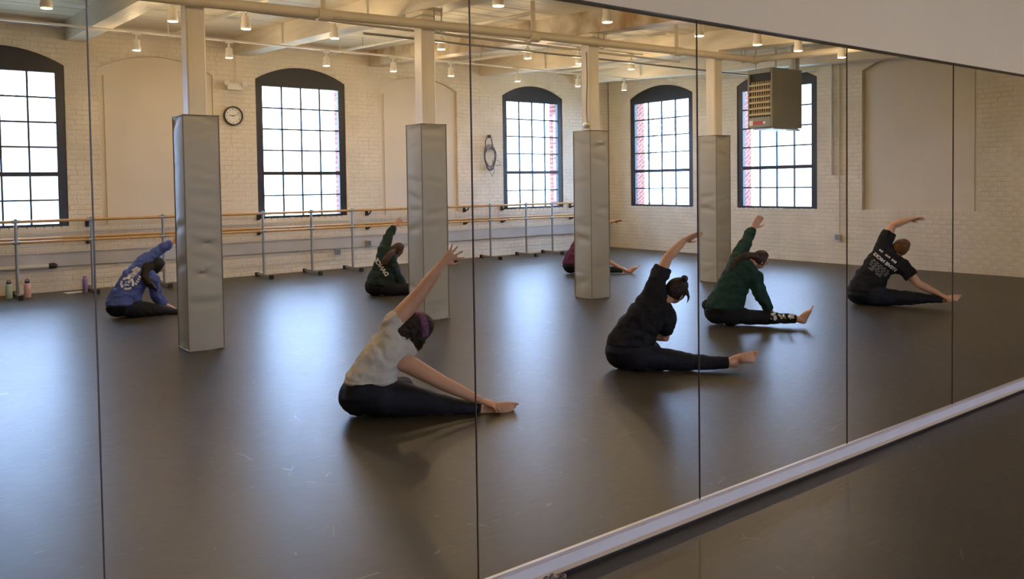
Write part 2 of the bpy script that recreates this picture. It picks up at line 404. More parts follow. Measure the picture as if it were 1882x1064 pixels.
# remaining shell: left end, and the real side in front of the mirror
g = G(); g.box(XL-0.2, XL, YN, DA, 0, 4.4); tag(g.build('wall_left', 'plaster'), 'cream end wall far to the side', 'wall', kind='structure')
def PN(u, d, z): return (u, YN - d, z)
g = G(); wall_face(g, PN, XL-0.2, XB, 4.4, [(0.66, 2.06, 1.02, 3.3, 0.2, 0), (5.28, 6.66, 1.02, 3.3, 0.2, 0), (10.6, 11.98, 1.02, 3.3, 0.2, 0)], 0.0, lambda o: 0.3)
tag(g.build('wall_front', 'paint'), 'cream wall with arched openings facing the mirror', 'wall', kind='structure')
# mirror wall: drywall above, panels, skirting
MX0 = 1.6537; PW = 1.219
K0, K1 = -2, 7
xm0, xm1 = MX0 + K0*PW, MX0 + K1*PW
g = G(); g.box(XL, XB, -0.012, 0.05, MT+0.004, zc(0)+0.3); g.box(XL, xm0, -0.012, 0.05, 0, MT+0.004); g.box(xm1, XB, -0.012, 0.05, 0, MT+0.004)
wm = g.build('wall_mirror', 'drywall'); tag(wm, 'smooth cream wall above the mirror panels', 'wall', kind='structure')
g = G(); g.box(xm0, xm1, -0.0125, 0.0, MT+0.002, MT+0.0045); g.build('mirror_top_edge', 'seam', wm)
pos = ['left of the white-shirted dancer, showing the water bottles', 'showing the padded column beside the blue-shirted dancer',
       'showing the extended foot of the white-shirted dancer', 'showing the dancer with the hair bun', 'showing the hanging heater',
       'showing the dancer in printed black shirt']
for k in range(K0, K1):
    x0, x1 = MX0 + k*PW, MX0 + (k+1)*PW
    r = empty('mirror_panel', (x0, 0, MBOT))
    names = {-1: 'tall mirror panel showing the clock and the white-shirted dancer', -2: 'tall mirror panel showing the water bottles by the wall',
             0: 'tall mirror panel showing the dancer with the hair bun', 1: 'tall mirror panel showing the hanging heater and green hoodie', 2: 'tall mirror panel showing the dancer in printed black shirt',
             3: 'tall mirror panel showing bare brick beside the plastered niche'}
    if k in names: tag(r, names[k], 'mirror')
    else: tag(r, 'tall mirror panel further along the mirror wall', 'mirror', 'mirror panels further along')
    G().box(0.0016, PW-0.0016, 0, 0.006, 0.001, MT-MBOT-0.001).build('pane', 'mirror', r)
    G().box(0, 0.0016, -0.0005, 0.0065, 0, MT-MBOT).build('edge', 'seam', r)
    G().box(PW-0.0016, PW, -0.0005, 0.0065, 0, MT-MBOT).build('edge', 'seam', r)
sk = G().box(XL, XB, -0.016, 0.010, 0.034, 0.079).build('baseboard_mirror', 'skirting')
tag(sk, 'white skirting board under the mirror panels', 'skirting', kind='structure')
G().box(XL, XB, -0.018, 0.010, 0.016, 0.034).build('tan_strip', 'tanstrip', sk)  # tan strip along the foot of the white board
G().box(XL, XB, -0.010, 0.010, 0.0, 0.016).build('shadow_gap', 'black', sk)  # solid black strip; the gap's darkness is painted in
G().box(XL, XB, -0.006, 0.010, 0.079, MBOT+0.002).build('channel', 'channel', sk)

# ceiling: slab, boards, beams
COLX = [2.358 + 2.5463*i for i in range(4)]; COLY = 5.604
BX = [2.358 + 2.5463*i for i in range(-2, 5)]
g = G()
for ya, yb in ((YN, 0), (0, DA)):
    g.add([(XL, ya, zc(ya)+0.025), (XB+.5, ya, zc(ya)+0.025), (XB+.5, yb, zc(yb)+0.025), (XL, yb, zc(yb)+0.025),
           (XL, ya, zc(ya)+0.2), (XB+.5, ya, zc(ya)+0.2), (XB+.5, yb, zc(yb)+0.2), (XL, yb, zc(yb)+0.2)], [(0, 1, 2, 3), (4, 5, 6, 7), (0, 1, 5, 4), (1, 2, 6, 5), (2, 3, 7, 6), (3, 0, 4, 7)])
ce = g.build('ceiling', 'mortar'); tag(ce, 'cream boarded ceiling sloping up to the window wall', 'ceiling', kind='structure')
PWD = 0.158
def plank_geo(g, x0, x1, yc_, dz):
    h = PWD/2 - 0.005; s = 0.052*h
    z0 = zc(yc_) + dz if g is None else zc(yc_) + dz
    g.add([(x0, yc_-h, z0-s), (x1, yc_-h, z0-s), (x1, yc_+h, z0+s), (x0, yc_+h, z0+s), (x0, yc_-h, z0-s+.024), (x1, yc_-h, z0-s+.024), (x1, yc_+h, z0+s+.024), (x0, yc_+h, z0+s+.024)],
          [(0, 1, 2, 3), (0, 1, 5, 4), (1, 2, 6, 5), (2, 3, 7, 6), (3, 0, 4, 7)])
bays = [(BX[i]+0.13, BX[i+1]-0.13) for i in range(1, 6)] + [(BX[6]+0.13, XB)]
cnt = 0; gs = G(); pm = {}
y = DA - PWD/2 - 0.004
while y > 0.1:
    for bi, (a, b) in enumerate(bays):
        if cnt < 300 and 3.2 < y and bi > 0:
            if bi not in pm:
                q = G(); h = PWD/2-0.005; s = 0.052*h; L = b-a
                q.add([(0, -h, -s), (L, -h, -s), (L, h, s), (0, h, s), (0, -h, -s+.024), (L, -h, -s+.024), (L, h, s+.024), (0, h, s+.024)],
                      [(0, 1, 2, 3), (0, 1, 5, 4), (1, 2, 6, 5), (2, 3, 7, 6), (3, 0, 4, 7)]); pm[bi] = q.mesh('plank', M['plank'])
            o = bpy.data.objects.new('plank', pm[bi]); COL.objects.link(o); o.parent = ce; o.location = (a, y, zc(y)+random.uniform(-.003, .003)); cnt += 1
        else: plank_geo(gs, a, b, y, random.uniform(-.003, .003))
    y -= PWD
gs.box(XL, BX[1]-0.13, 0.1, DA, 4.0, 4.02)
tag(gs.build('ceiling_boards', 'plank', ce), kind='stuff')
for i, bx in enumerate(BX[2:]):
    g = G(); hw = 0.13
    ya, yb = 0.05, DA-0.001
    g.add([(bx-hw, ya, zc(ya)-.29), (bx+hw, ya, zc(ya)-.29), (bx+hw, yb, zc(yb)-.29), (bx-hw, yb, zc(yb)-.29), (bx-hw, ya, zc(ya)+.02), (bx+hw, ya, zc(ya)+.02), (bx+hw, yb, zc(yb)+.02), (bx-hw, yb, zc(yb)+.02)],
          [(0, 3, 2, 1), (4, 5, 6, 7), (0, 1, 5, 4), (1, 2, 6, 5), (2, 3, 7, 6), (3, 0, 4, 7)])
    stained = i == 2
    o = g.build('ceiling_beam', 'beam_stained' if stained else 'beam')
    if stained: tag(o, 'timber ceiling beam with brown water stains, over the column with the round bell', 'beam')
    elif i == 4: tag(o, 'cream timber ceiling beam carried by no column, past the last padded column', 'beam')
    else: tag(o, 'cream painted timber ceiling beam carried by a padded column', 'beam', 'timber beams over the padded columns')

# ------------------------------------------------------------------ windows
def window(idx, wall, op, label):
    u0, u1, z0, zs, rise = op[:5]; W = (u1-u0)/2
    if wall == 'A': r = empty('window_%d' % idx, ((u0+u1)/2, DA+0.03, 0), 0)
    else: r = empty('window_%d' % idx, (XB+0.03, -(u0+u1)/2, 0), -math.pi/2)
    tag(r, label, 'window', kind='structure')
    gz0, gz1, mz0, mz1 = 1.02, 3.285, 1.735, 1.800; gw = W - 0.125; d0, d1 = 0.0, 0.075
    G().box(-W+.002, -gw, d0, d1, z0+.002, zs).build('jamb', 'frame', r); G().box(gw, W-.002, d0, d1, z0+.002, zs).build('jamb', 'frame', r)
    G().box(-gw, gw, d0, d1, z0+.002, gz0).build('sill_rail', 'frame', r)
    A = [(a-(u0+u1)/2, z) for a, z in arc(u0+.003, u1-.003, zs, rise-.003)]
    poly = [(-gw, gz1), ] + [(-W+.002, gz1)] + A + [(W-.002, gz1), (gw, gz1)]
    poly = [(-W+.002, gz1)] + A + [(W-.002, gz1)]; n = len(poly)
    g = G(); g.add([(a, d0-.004, z) for a, z in poly] + [(a, d1, z) for a, z in poly], [tuple(range(n)), tuple(range(2*n-1, n-1, -1))] + [(i, (i+1) % n, n+(i+1) % n, n+i) for i in range(n)])
    g.build('arch_header', 'frame', r)
    G().box(-gw, gw, d0+.01, d1, mz0, mz1).build('meeting_rail', 'frame', r)
    m = 0.013; cw = 2*gw/4
    for za, zb, rows in ((gz0, mz0, 2), (mz1, gz1, 4)):
        rh = (zb-za)/rows
        for c in range(1, 4): G().box(-gw+c*cw-m, -gw+c*cw+m, .022, .055, za, zb).build('muntin', 'muntin', r)
        for k in range(1, rows): G().box(-gw, gw, .024, .053, za+k*rh-m, za+k*rh+m).build('muntin', 'muntin', r)
        for c in range(4):
            for k in range(rows):
                G().box(-gw+c*cw+m, -gw+(c+1)*cw-m, .036, .040, za+k*rh+m, za+(k+1)*rh-m).build('pane', 'glass', r)
    return r
window(1, 'A', WIN_A[0], 'black arched sash window above the water bottles')
window(2, 'A', WIN_A[1], 'black arched sash window beside the round wall clock')
window(3, 'A', WIN_A[2], 'black arched sash window beside the coiled cable')
window(4, 'B', WIN_B[0], 'black arched sash window on the brick wall clear of the heater')
window(5, 'B', WIN_B[1], 'black arched sash window partly hidden by the hanging heater')

# ================================================================== COLUMNS
def pad_mesh(w_, H, seed):
    """four vinyl sides with sagging creases"""
    rnd = random.Random(seed); g = G(); nu, nv = 14, 70
    cre = [(rnd.uniform(0.05, H), rnd.uniform(-.35, .35), rnd.uniform(.02, .05), rnd.uniform(.004, .011), rnd.randrange(4)) for _ in range(44)]
    cor = [(-w_, -w_), (w_, -w_), (w_, w_), (-w_, w_)]
    vs = []
    for j in range(nv+1):
        z = H*j/nv
        for s in range(4):
            x0, y0 = cor[s]; x1, y1 = cor[(s+1) % 4]; nx, ny = (y1-y0), -(x1-x0); L = math.hypot(nx, ny); nx /= L; ny /= L
            for i in range(nu):
                t = i/nu; d = 0.010*math.sin(math.pi*t)
                for cz, sl, wd, am, cs in cre:
                    if cs == s:
                        q = (z - cz - sl*(t-.5)*2*w_)/wd
                        if abs(q) < 3: d += -am*math.exp(-q*q)*math.sin(math.pi*t)**.6*1.6 + am*.8*math.exp(-(q-1.4)**2)*math.sin(math.pi*t)
                if j == 0: d -= .004
                vs.append((x0+(x1-x0)*t + nx*d, y0+(y1-y0)*t + ny*d, z))
    n = 4*nu; fs = []
    for j in range(nv):
        for k in range(n): fs.append((j*n+k, j*n+(k+1) % n, (j+1)*n+(k+1) % n, (j+1)*n+k))
    fs.append(tuple(range(n-1, -1, -1))); fs.append(tuple(nv*n+k for k in range(n)))
    g.add(vs, fs); return g
labels = ['square column in creased grey padding beside the wall clock', 'square column in grey padding behind the white-shirted dancer',
          'square column in grey padding with a round bell above it', 'square column in grey padding beside the green hoodie dancer']
PWH, PADH = 0.1622, 2.20
for i, cx in enumerate(COLX):
    r = empty('padded_column', (cx, COLY, 0)); tag(r, labels[i], 'column')
    zb = zc(COLY) - .29; s = 0.088; c = 0.014
    oc = [(-s+c, -s), (s-c, -s), (s, -s+c), (s, s-c), (s-c, s), (-s+c, s), (-s, s-c), (-s, -s+c)]
    g = G(); g.add([(a, b, 0) for a, b in oc] + [(a, b, zb) for a, b in oc], [tuple(range(7, -1, -1)), tuple(range(8, 16))] + [(k, (k+1) % 8, 8+(k+1) % 8, 8+k) for k in range(8)])
    g.build('shaft', 'column', r)
    G().box(-.13, .13, -.19, .19, zb-.055, zb-.001).build('bolster', 'beam', r)
    p = pad_mesh(PWH, PADH, 11+i).build('pad', 'vinyl', r, smooth=True)
    for sx in (-1, 1):
        for sy in (-1, 1):
            q = PWH+.001
            G().tube([(sx*q, sy*q, z) for z in (0.01, .5, 1.0, 1.5, PADH-.01)], .006, 6).build('corner_seam', 'piping', p, smooth=True)
    q = PWH+.004
    G().tube([(-q, -q, PADH), (q, -q, PADH), (q, q, PADH), (-q, q, PADH), (-q, -q, PADH)], .007, 6).build('top_hem', 'piping', p)
    G().tube([(-q, -q, .012), (q, -q, .012), (q, q, .012), (-q, q, .012), (-q, -q, .012)], .006, 6).build('bottom_hem', 'vinyl', p)
# bell and cord on the third column
b3 = on(0, COLX[2]-.12, 1077, 229)
r = empty('bell', b3); tag(r, 'round grey bell on a cord above the padding of a column', 'bell')
g = G(); g.tube([(.03, 0, 0), (.012, 0, 0), (-.012, 0, 0), (-.022, 0, 0), (-.026, 0, 0)], [.03, .052, .05, .034, .008], 20); g.build('gong', 'galv', r, smooth=True)
G().tube([(.022, .01, .04), (.024, .02, .25), (.026, .0, .6), (.024, .01, .95)], .006, 6).build('cord', 'greysteel', r)

# ================================================================== PIPES AND TRACKS
def pipe_thing(name, label, pts, r, m='pipe', group=None):
    o = G().tube(pts, r, 12).build(name, m, smooth=True); tag(o, label, 'pipe', group); return o
PY = COLY - .26
mp = pipe_thing('sprinkler_main', 'thick cream pipe slung under the beams along the padded columns', [(-2, PY, 3.20), (2.5, PY, 3.235), (6, PY, 3.31), (10.55, PY, 3.365), (10.63, PY-.03, 3.37), (10.66, PY-.12, 3.37), (10.66, 0.3, 3.20)], .052)
for px, wdt in ((595, 0), (980, 0), (1243, 0), (1385, 0)):
    p = on(1, PY, px, {595: 22, 980: 66, 1243: 95, 1385: 108}[px]); zz = 3.23 + .0166*(p.x-2.4)
    G().tube([(p.x-.07, PY, zz), (p.x+.07, PY, zz+.002)], .066, 12).build('coupling', 'pipe', mp, smooth=True)
for px, h in ((595, 1), (980, 1), (1243, 1)):
    p = on(1, PY, px, 60); zz = 3.23 + .0166*(p.x-2.4)
    G().tube([(p.x, PY, zz), (p.x, PY, zc(PY)-.02)], .028, 10).build('riser', 'pipe', mp, smooth=True)
for px in (805, 1105, 1366):
    p = on(1, PY, px, 60); zz = 3.23 + .0166*(p.x-2.4)
    G().tube([(p.x-.05, PY, zc(PY)), (p.x-.045, PY, zz-.05), (p.x, PY, zz-.06), (p.x+.045, PY, zz-.05), (p.x+.05, PY, zc(PY))], .006, 6).build('hanger', 'greysteel', mp)
# capped branch pipes between the beams
for (xa, ya), lab in (((3.55, 10.9), 'cream capped branch pipe over the window by the clock'), ((6.35, 11.0), 'cream capped branch pipe ending above the window by the clock'),
                      ((8.75, 10.9), 'cream capped branch pipe over the second plastered arch'), ((11.35, 10.8), 'cream capped branch pipe near the corner window')):
    o = pipe_thing('branch_pipe', lab, [(xa, ya, zc(ya)-.16), (xa, PY+.1, zc(PY)-.14)], .024, 'conduit')
    G().tube([(xa, ya-.03, zc(ya)-.16), (xa, ya+.02, zc(ya)-.16)], .034, 10).build('cap', 'conduit', o)
    for yy in (9.9, 8.0): G().tube([(xa, yy, zc(yy)-.15), (xa, yy, zc(yy))], .007, 6).build('hanger', 'greysteel', o)
pipe_thing('conduit', 'thin grey conduit running beside the thick sprinkler pipe', [(4.6, 6.5, 3.35), (12.4, 6.5, 3.36)], .014, 'greysteel')
pipe_thing('conduit', 'thin cream conduit with a joint box beside the sprinkler pipe', [(0, 6.2, 3.385), (9.9, 6.2, 3.385)], .017, 'conduit')
pipe_thing('gas_pipe', 'thin pipe crossing the brick wall behind the heater', [(12.9, 9.1, 3.62), (13.50, 7.6, 3.55), (13.50, 6.1, 3.50)], .016, 'conduit')
pipe_thing('wall_conduit', 'vertical conduit on the brick wall between heater window and niche', [(XB-.03, 5.66, 0.56), (XB-.03, 5.66, 3.70)], .014, 'conduit')
pipe_thing('drain_pipe', 'cream pipe rising beside the conduit on the brick wall', [(XB-.06, 5.78, 1.6), (XB-.06, 5.78, 3.55), (XB-.10, 5.72, 3.68), (XB-.25, 5.5, 3.70), (XB-.3, 3.2, 3.50)], .032, 'conduit')
# lamps
def make_lamp():
    r = empty('track_light')
    G().lathe((0, 0, 0), [(.052, .004), (.056, .012), (.056, .05), (.047, .075), (.047, .135), (.030, .15)], 18).build('can', 'lampwhite', r, smooth=True)
    G().lathe((0, 0, 0), [(.001, -.001), (.049, .003), (.050, .006)], 18).build('lens', 'lens', r)
    G().box(-.012, .012, -.012, .012, .15, .215).build('stem', 'lampwhite', r)
    G().box(-.05, .05, -.016, .016, .212, .238).build('adapter', 'lampwhite', r)
    L = bpy.data.lights.new('lamp_glow', 'SPOT'); L.energy = LAMP_W; L.color = LAMP_COL; L.spot_size = math.radians(178); L.spot_blend = 0.25; L.shadow_soft_size = 0.05
    lo = bpy.data.objects.new('lamp_glow', L); COL.objects.link(lo); lo.parent = r; lo.location = (0, 0, -.02)
    L = bpy.data.lights.new('lens_glow', 'POINT'); L.energy = LAMP_W*1.7; L.color = LAMP_COL; L.shadow_soft_size = 0.06
    lo = bpy.data.objects.new('lens_glow', L); COL.objects.link(lo); lo.parent = r; lo.location = (0, 0, -.075)
    return r
proto = make_lamp(); first = [True]
def lamp(p, label, group):
    if first[0]: o = proto; first[0] = False
    else: o = copy_tree(proto)
    o.location = p; tag(o, label, 'lamp', group)
L1 = [(251, 88), (421, 104), (600, 123), (723, 135), (829, 146), (951, 152), (1062, 160), (1147, 162)]
L2 = [(85, 2), (317, 28), (452, 50), (615, 71), (811, 98), (970, 115), (1064, 122), (1160, 126)]
L3 = [(916, 14), (1116, 50), (1285, 73), (1392, 81), (1467, 89), (1547, 96)]
LAMPLAB = {'window wall': ['over the plastered arch next to the bottles window', 'over the emergency light above the clock', 'over the clock window', 'between the clock window and second plastered arch', 'over the second plastered arch', 'over the coiled cable', 'over the cable-side window', 'by the corner where the two brick walls meet'],
    'padded columns': ['out past the clock-side column over the bottles window', 'close beside the clock-side column', 'between first two padded columns, nearer the clock', 'between first two padded columns, nearer the second', 'between the second column and the bell column', 'close beside the bell column', 'past the bell column towards the last column', 'close beside the last padded column'],
    'mirror': ['before the second padded column, nearest the mirror', 'between the second and bell columns, nearest the mirror', 'before the bell column, nearest the mirror', 'before the last padded column, nearest the mirror', 'before the hanging heater, on the mirror-side track', 'at the heater end of the mirror-side track']}
for yy, zz, pts, nm, gr, x0, x1 in ((9.4, 3.375, L1, 'window wall', 'lamps on the track by the window wall', -1, 12.3), (6.7, 3.285, L2, 'padded columns', 'lamps on the track behind the padded columns', -1, 9.6), (3.65, 3.14, L3, 'mirror', 'lamps on the track before the mirror', -1.4, 10.6)):
    tr = G().box(x0, x1, yy-.018, yy+.018, zz+.238, zz+.262).build('lighting_track', 'lampwhite')
    tag(tr, 'white lamp track along the ' + nm + ' side of the ceiling', 'lamp track')
    for xh in np.arange(max(x0, 0)+.6, x1, 2.5463):
        G().tube([(xh, yy, zz+.26), (xh, yy, zc(yy))], .006, 6).build('hanger', 'lampwhite', tr)
    for (px, py), lb in zip(pts, LAMPLAB[nm]):
        p = on(1, yy, px, py); lamp((p.x, yy, zz), 'white ceiling spot lamp ' + lb, gr)
for x, lb in ((3.2, 'over the white-shirted dancer, on the mirror-side track'), (1.9, 'before the clock-side column, on the mirror-side track'), (0.6, 'towards the bottles window, on the mirror-side track'), (-0.7, 'at the far end of the mirror-side track from the heater')):
    lamp((x, 3.65, 3.14), 'white ceiling spot lamp ' + lb, 'lamps on the track before the mirror')
for x, y_, z_ in [(x, -3.65, 3.14) for x in (-1.5, .8, 3.1, 4.5, 5.9, 7.3, 9.2)] + [(x, -6.7, 3.285) for x in (-1.5, .8, 2.5, 4.3, 5.8, 7.3, 9.3)]:
    lamp((x, y_, z_), 'white ceiling spot lamp on the near side of the mirror', 'lamps on the near side of the mirror')
for y_, z_ in ((-3.65, 3.378), (-6.7, 3.523)): tag(G().box(-3, 10.6, y_-.018, y_+.018, z_, z_+.024).build('lighting_track', 'lampwhite'), 'white lamp track on the near side of the mirror', 'lamp track', 'lamp tracks on the near side')

# ================================================================== HEATER
hx, hy0, hy1, hz0, hz1, hx1 = 11.0, 5.28, 5.74, 2.35, 3.28, 11.80
r = empty('unit_heater', (hx, hy0, hz0)); tag(r, 'grey hanging unit heater with tan louvres in front of a window', 'heater')
D_, W_, H_ = hx1-hx, hy1-hy0, hz1-hz0
g = G(); g.box(.06, D_, 0, W_, 0, H_); g.box(0, .06, 0, .03, 0, H_); g.box(0, .06, W_-.03, W_, 0, H_); g.box(0, .06, .03, W_-.03, 0, .17); g.box(0, .06, .03, W_-.03, H_-.08, H_)
o = g.build('casing', 'heater', r)
bv = o.modifiers.new('b', 'BEVEL'); bv.width = .012; bv.segments = 2; bv.limit_method = 'ANGLE'
G().box(.05, .062, .03, W_-.03, .17, H_-.08).build('grille_back', 'darkin', r)
for k in range(6):
    z = .20 + k*.092
    g = G(); g.add([(.0, .032, z), (.0, W_-.032, z), (.045, W_-.032, z+.035), (.045, .032, z+.035), (.0, .032, z+.022), (.0, W_-.032, z+.022), (.045, W_-.032, z+.045), (.045, .032, z+.045)],
                 [(0, 1, 2, 3), (4, 5, 6, 7), (0, 1, 5, 4), (1, 2, 6, 5), (2, 3, 7, 6), (3, 0, 4, 7)]); g.build('louvre', 'louver', r)
for k in range(9): G().box(.028, .046, .055+k*.042, .066+k*.042, .18, H_-.2).build('vane', 'louver', r)
lb = G().box(-.003, .0, .12, .36, .055, .10).build('nameplate', 'red', r); G().box(-.005, -.002, .125, .17, .06, .095).build('badge', 'white', lb); G().box(-.004, -.001, .36, .43, .04, .12).build('sticker', 'white', r)
for yy in (.05, W_-.05):
    for xx in (.15, D_-.1): G().tube([(xx, yy, H_), (xx, yy, zc(5.5)-hz0+.05)], .006, 6).build('hanger_rod', 'greysteel', r)
G().tube([(D_*.9, W_*.6, H_-.1), (D_+.15, W_*.6, H_-.05), (D_+.2, W_*.6, H_+.1), (D_+.2, W_*.6, zc(5.5)-hz0+.02)], .085, 16).build('flue', 'galv', r, smooth=True)
G().tube([(D_*.7, .12, .02), (D_*.7, .12, -.02), (D_+.1, .12, -.02)], .016, 8).build('gas_line', 'greysteel', r)
G().box(D_, D_+.08, .10, .22, .02, .16).build('gas_valve', 'black', r)
g = G(); g.box(.08, D_-.05, .04, W_-.04, -.025, 0); g.build('bottom_tray', 'galv', r)

# ================================================================== BARRES
BYW = DA - .17
r = empty('wall_barre', (0, DA, 0)); tag(r, 'double wooden wall barre on black brackets along the window wall', 'barre')
G().tube([(0.0, -.17, 1.075), (4, -.17, 1.075), (8, -.17, 1.075), (12.9, -.17, 1.075)], .021, 12).build('rail', 'barre', r, smooth=True)
G().tube([(0.0, -.17, .815), (4, -.17, .815), (8, -.17, .815), (12.9, -.17, .815)], .021, 12).build('rail', 'barre', r, smooth=True)
for bx in (0.6, 2.45, 5.12, 7.2, 9.42, 10.38, 12.31):
    for z in (1.075, .815):
        g = G(); g.box(bx-.028, bx+.028, -.018, .0, z-.115, z-.01)
        g.tube([(bx, -.01, z-.09), (bx, -.08, z-.085), (bx, -.14, z-.06), (bx, -.168, z-.022)], [.020, .016, .013, .014], 8)
        g.tube([(bx, -.19, z-.012), (bx, -.182, z-.026), (bx, -.158, z-.026), (bx, -.148, z-.01)], .008, 6)
        g.build('bracket', 'black', r)
BYP = DA - .42
posts = [on(1, BYP, x, 400).x for x in (28, 167, 299, 483, 572, 647, 820, 901, 967, 1015)] + [12.75]
units = [(0, 1, 'beside the water bottles'), (2, 3, 'behind the blue-shirted dancer'), (4, 5, 'under the window by the clock'), (6, 7, 'under the second plastered arch'), (8, 9, 'under the window by the coiled cable')]
units = [((posts[0], posts[1]), -.0, 'beside the water bottles'), ((posts[2], posts[3]), 0, 'between the blue-shirted dancer and the clock window'), ((posts[4], posts[5]), 0, 'under the window by the clock'),
         ((posts[6], posts[7]), 0, 'under the second plastered arch'), ((posts[8], posts[9]), 0, 'under the window by the coiled cable'), ((posts[10],), 0, 'in the corner of the brick walls')]
for i, (pp, _, lab) in enumerate(units):
    xa = (posts[sum(len(u[0]) for u in units[:i])-1]+.10) if i else 0.2
    xs = (pp[0] + units[i-1][0][-1])/2 + .012 if i else pp[0] - .5
    xe = (pp[-1] + units[i+1][0][0])/2 - .012 if i < 5 else pp[-1] + .2
    r = empty('portable_barre', ((xs+xe)/2, BYP, 0)); tag(r, 'freestanding steel barre with two wooden rails ' + lab, 'barre')
    ox = (xs+xe)/2
    for z in (1.085, .785):
        G().tube([(xs-ox, 0, z), ((xs+xe)/2-ox, 0, z), (xe-ox, 0, z)], .019, 12).build('rail', 'barre', r, smooth=True)
    for p in pp:
        po = G().tube([(p-ox, 0, .04), (p-ox, 0, .5), (p-ox, 0, 1.11)], .0215, 12).build('post', 'post', r, smooth=True)
        for z in (1.085, .785):
            G().tube([(p-ox-.05, 0, z), (p-ox+.05, 0, z)], .026, 12).build('clamp', 'post', po, smooth=True)
        G().ball((p-ox, 0, 1.115), (.022, 0, 0), (0, .022, 0), (0, 0, .012), 10, 6).build('end_cap', 'post', po, smooth=True)
        fo = G().box(p-ox-.02, p-ox+.02, -.33, .30, .022, .058).build('foot', 'post', r)
        for sy in (-.35, .30):
            g = G(); g.box(p-ox-.027, p-ox+.027, sy-.01, sy+.06, 0, .064); g.build('rubber_foot', 'rubber', fo)

# ================================================================== DANCERS
M['skin'] = mat('skin', (0.60, 0.32, 0.185), 0.5, var=0.10, vscale=9, bump=0.05, bscale=90)
M['eye'] = mat('eye', (0.08, 0.05, 0.04), 0.2)
CLOUD = bpy.data.textures.new('folds', 'CLOUDS'); CLOUD.noise_scale = 0.11; CLOUD.noise_depth = 2
FOLD = bpy.data.textures.new('diagonal folds', 'WOOD'); FOLD.wood_type = 'BANDNOISE'; FOLD.noise_scale = 0.13; FOLD.turbulence = 12.0; FOLD.noise_basis_2 = 'SIN'
def hair_mat(name, col, col2): return mat(name, col, 0.55, col2=col2, vscale=14, bump=0.6, bscale=60, spec=0.3)
def cloth(name, col, rough=0.85, var=0.12): return mat(name, col, rough, var=var, vscale=7, bump=0.35, bscale=16, spec=0.25)

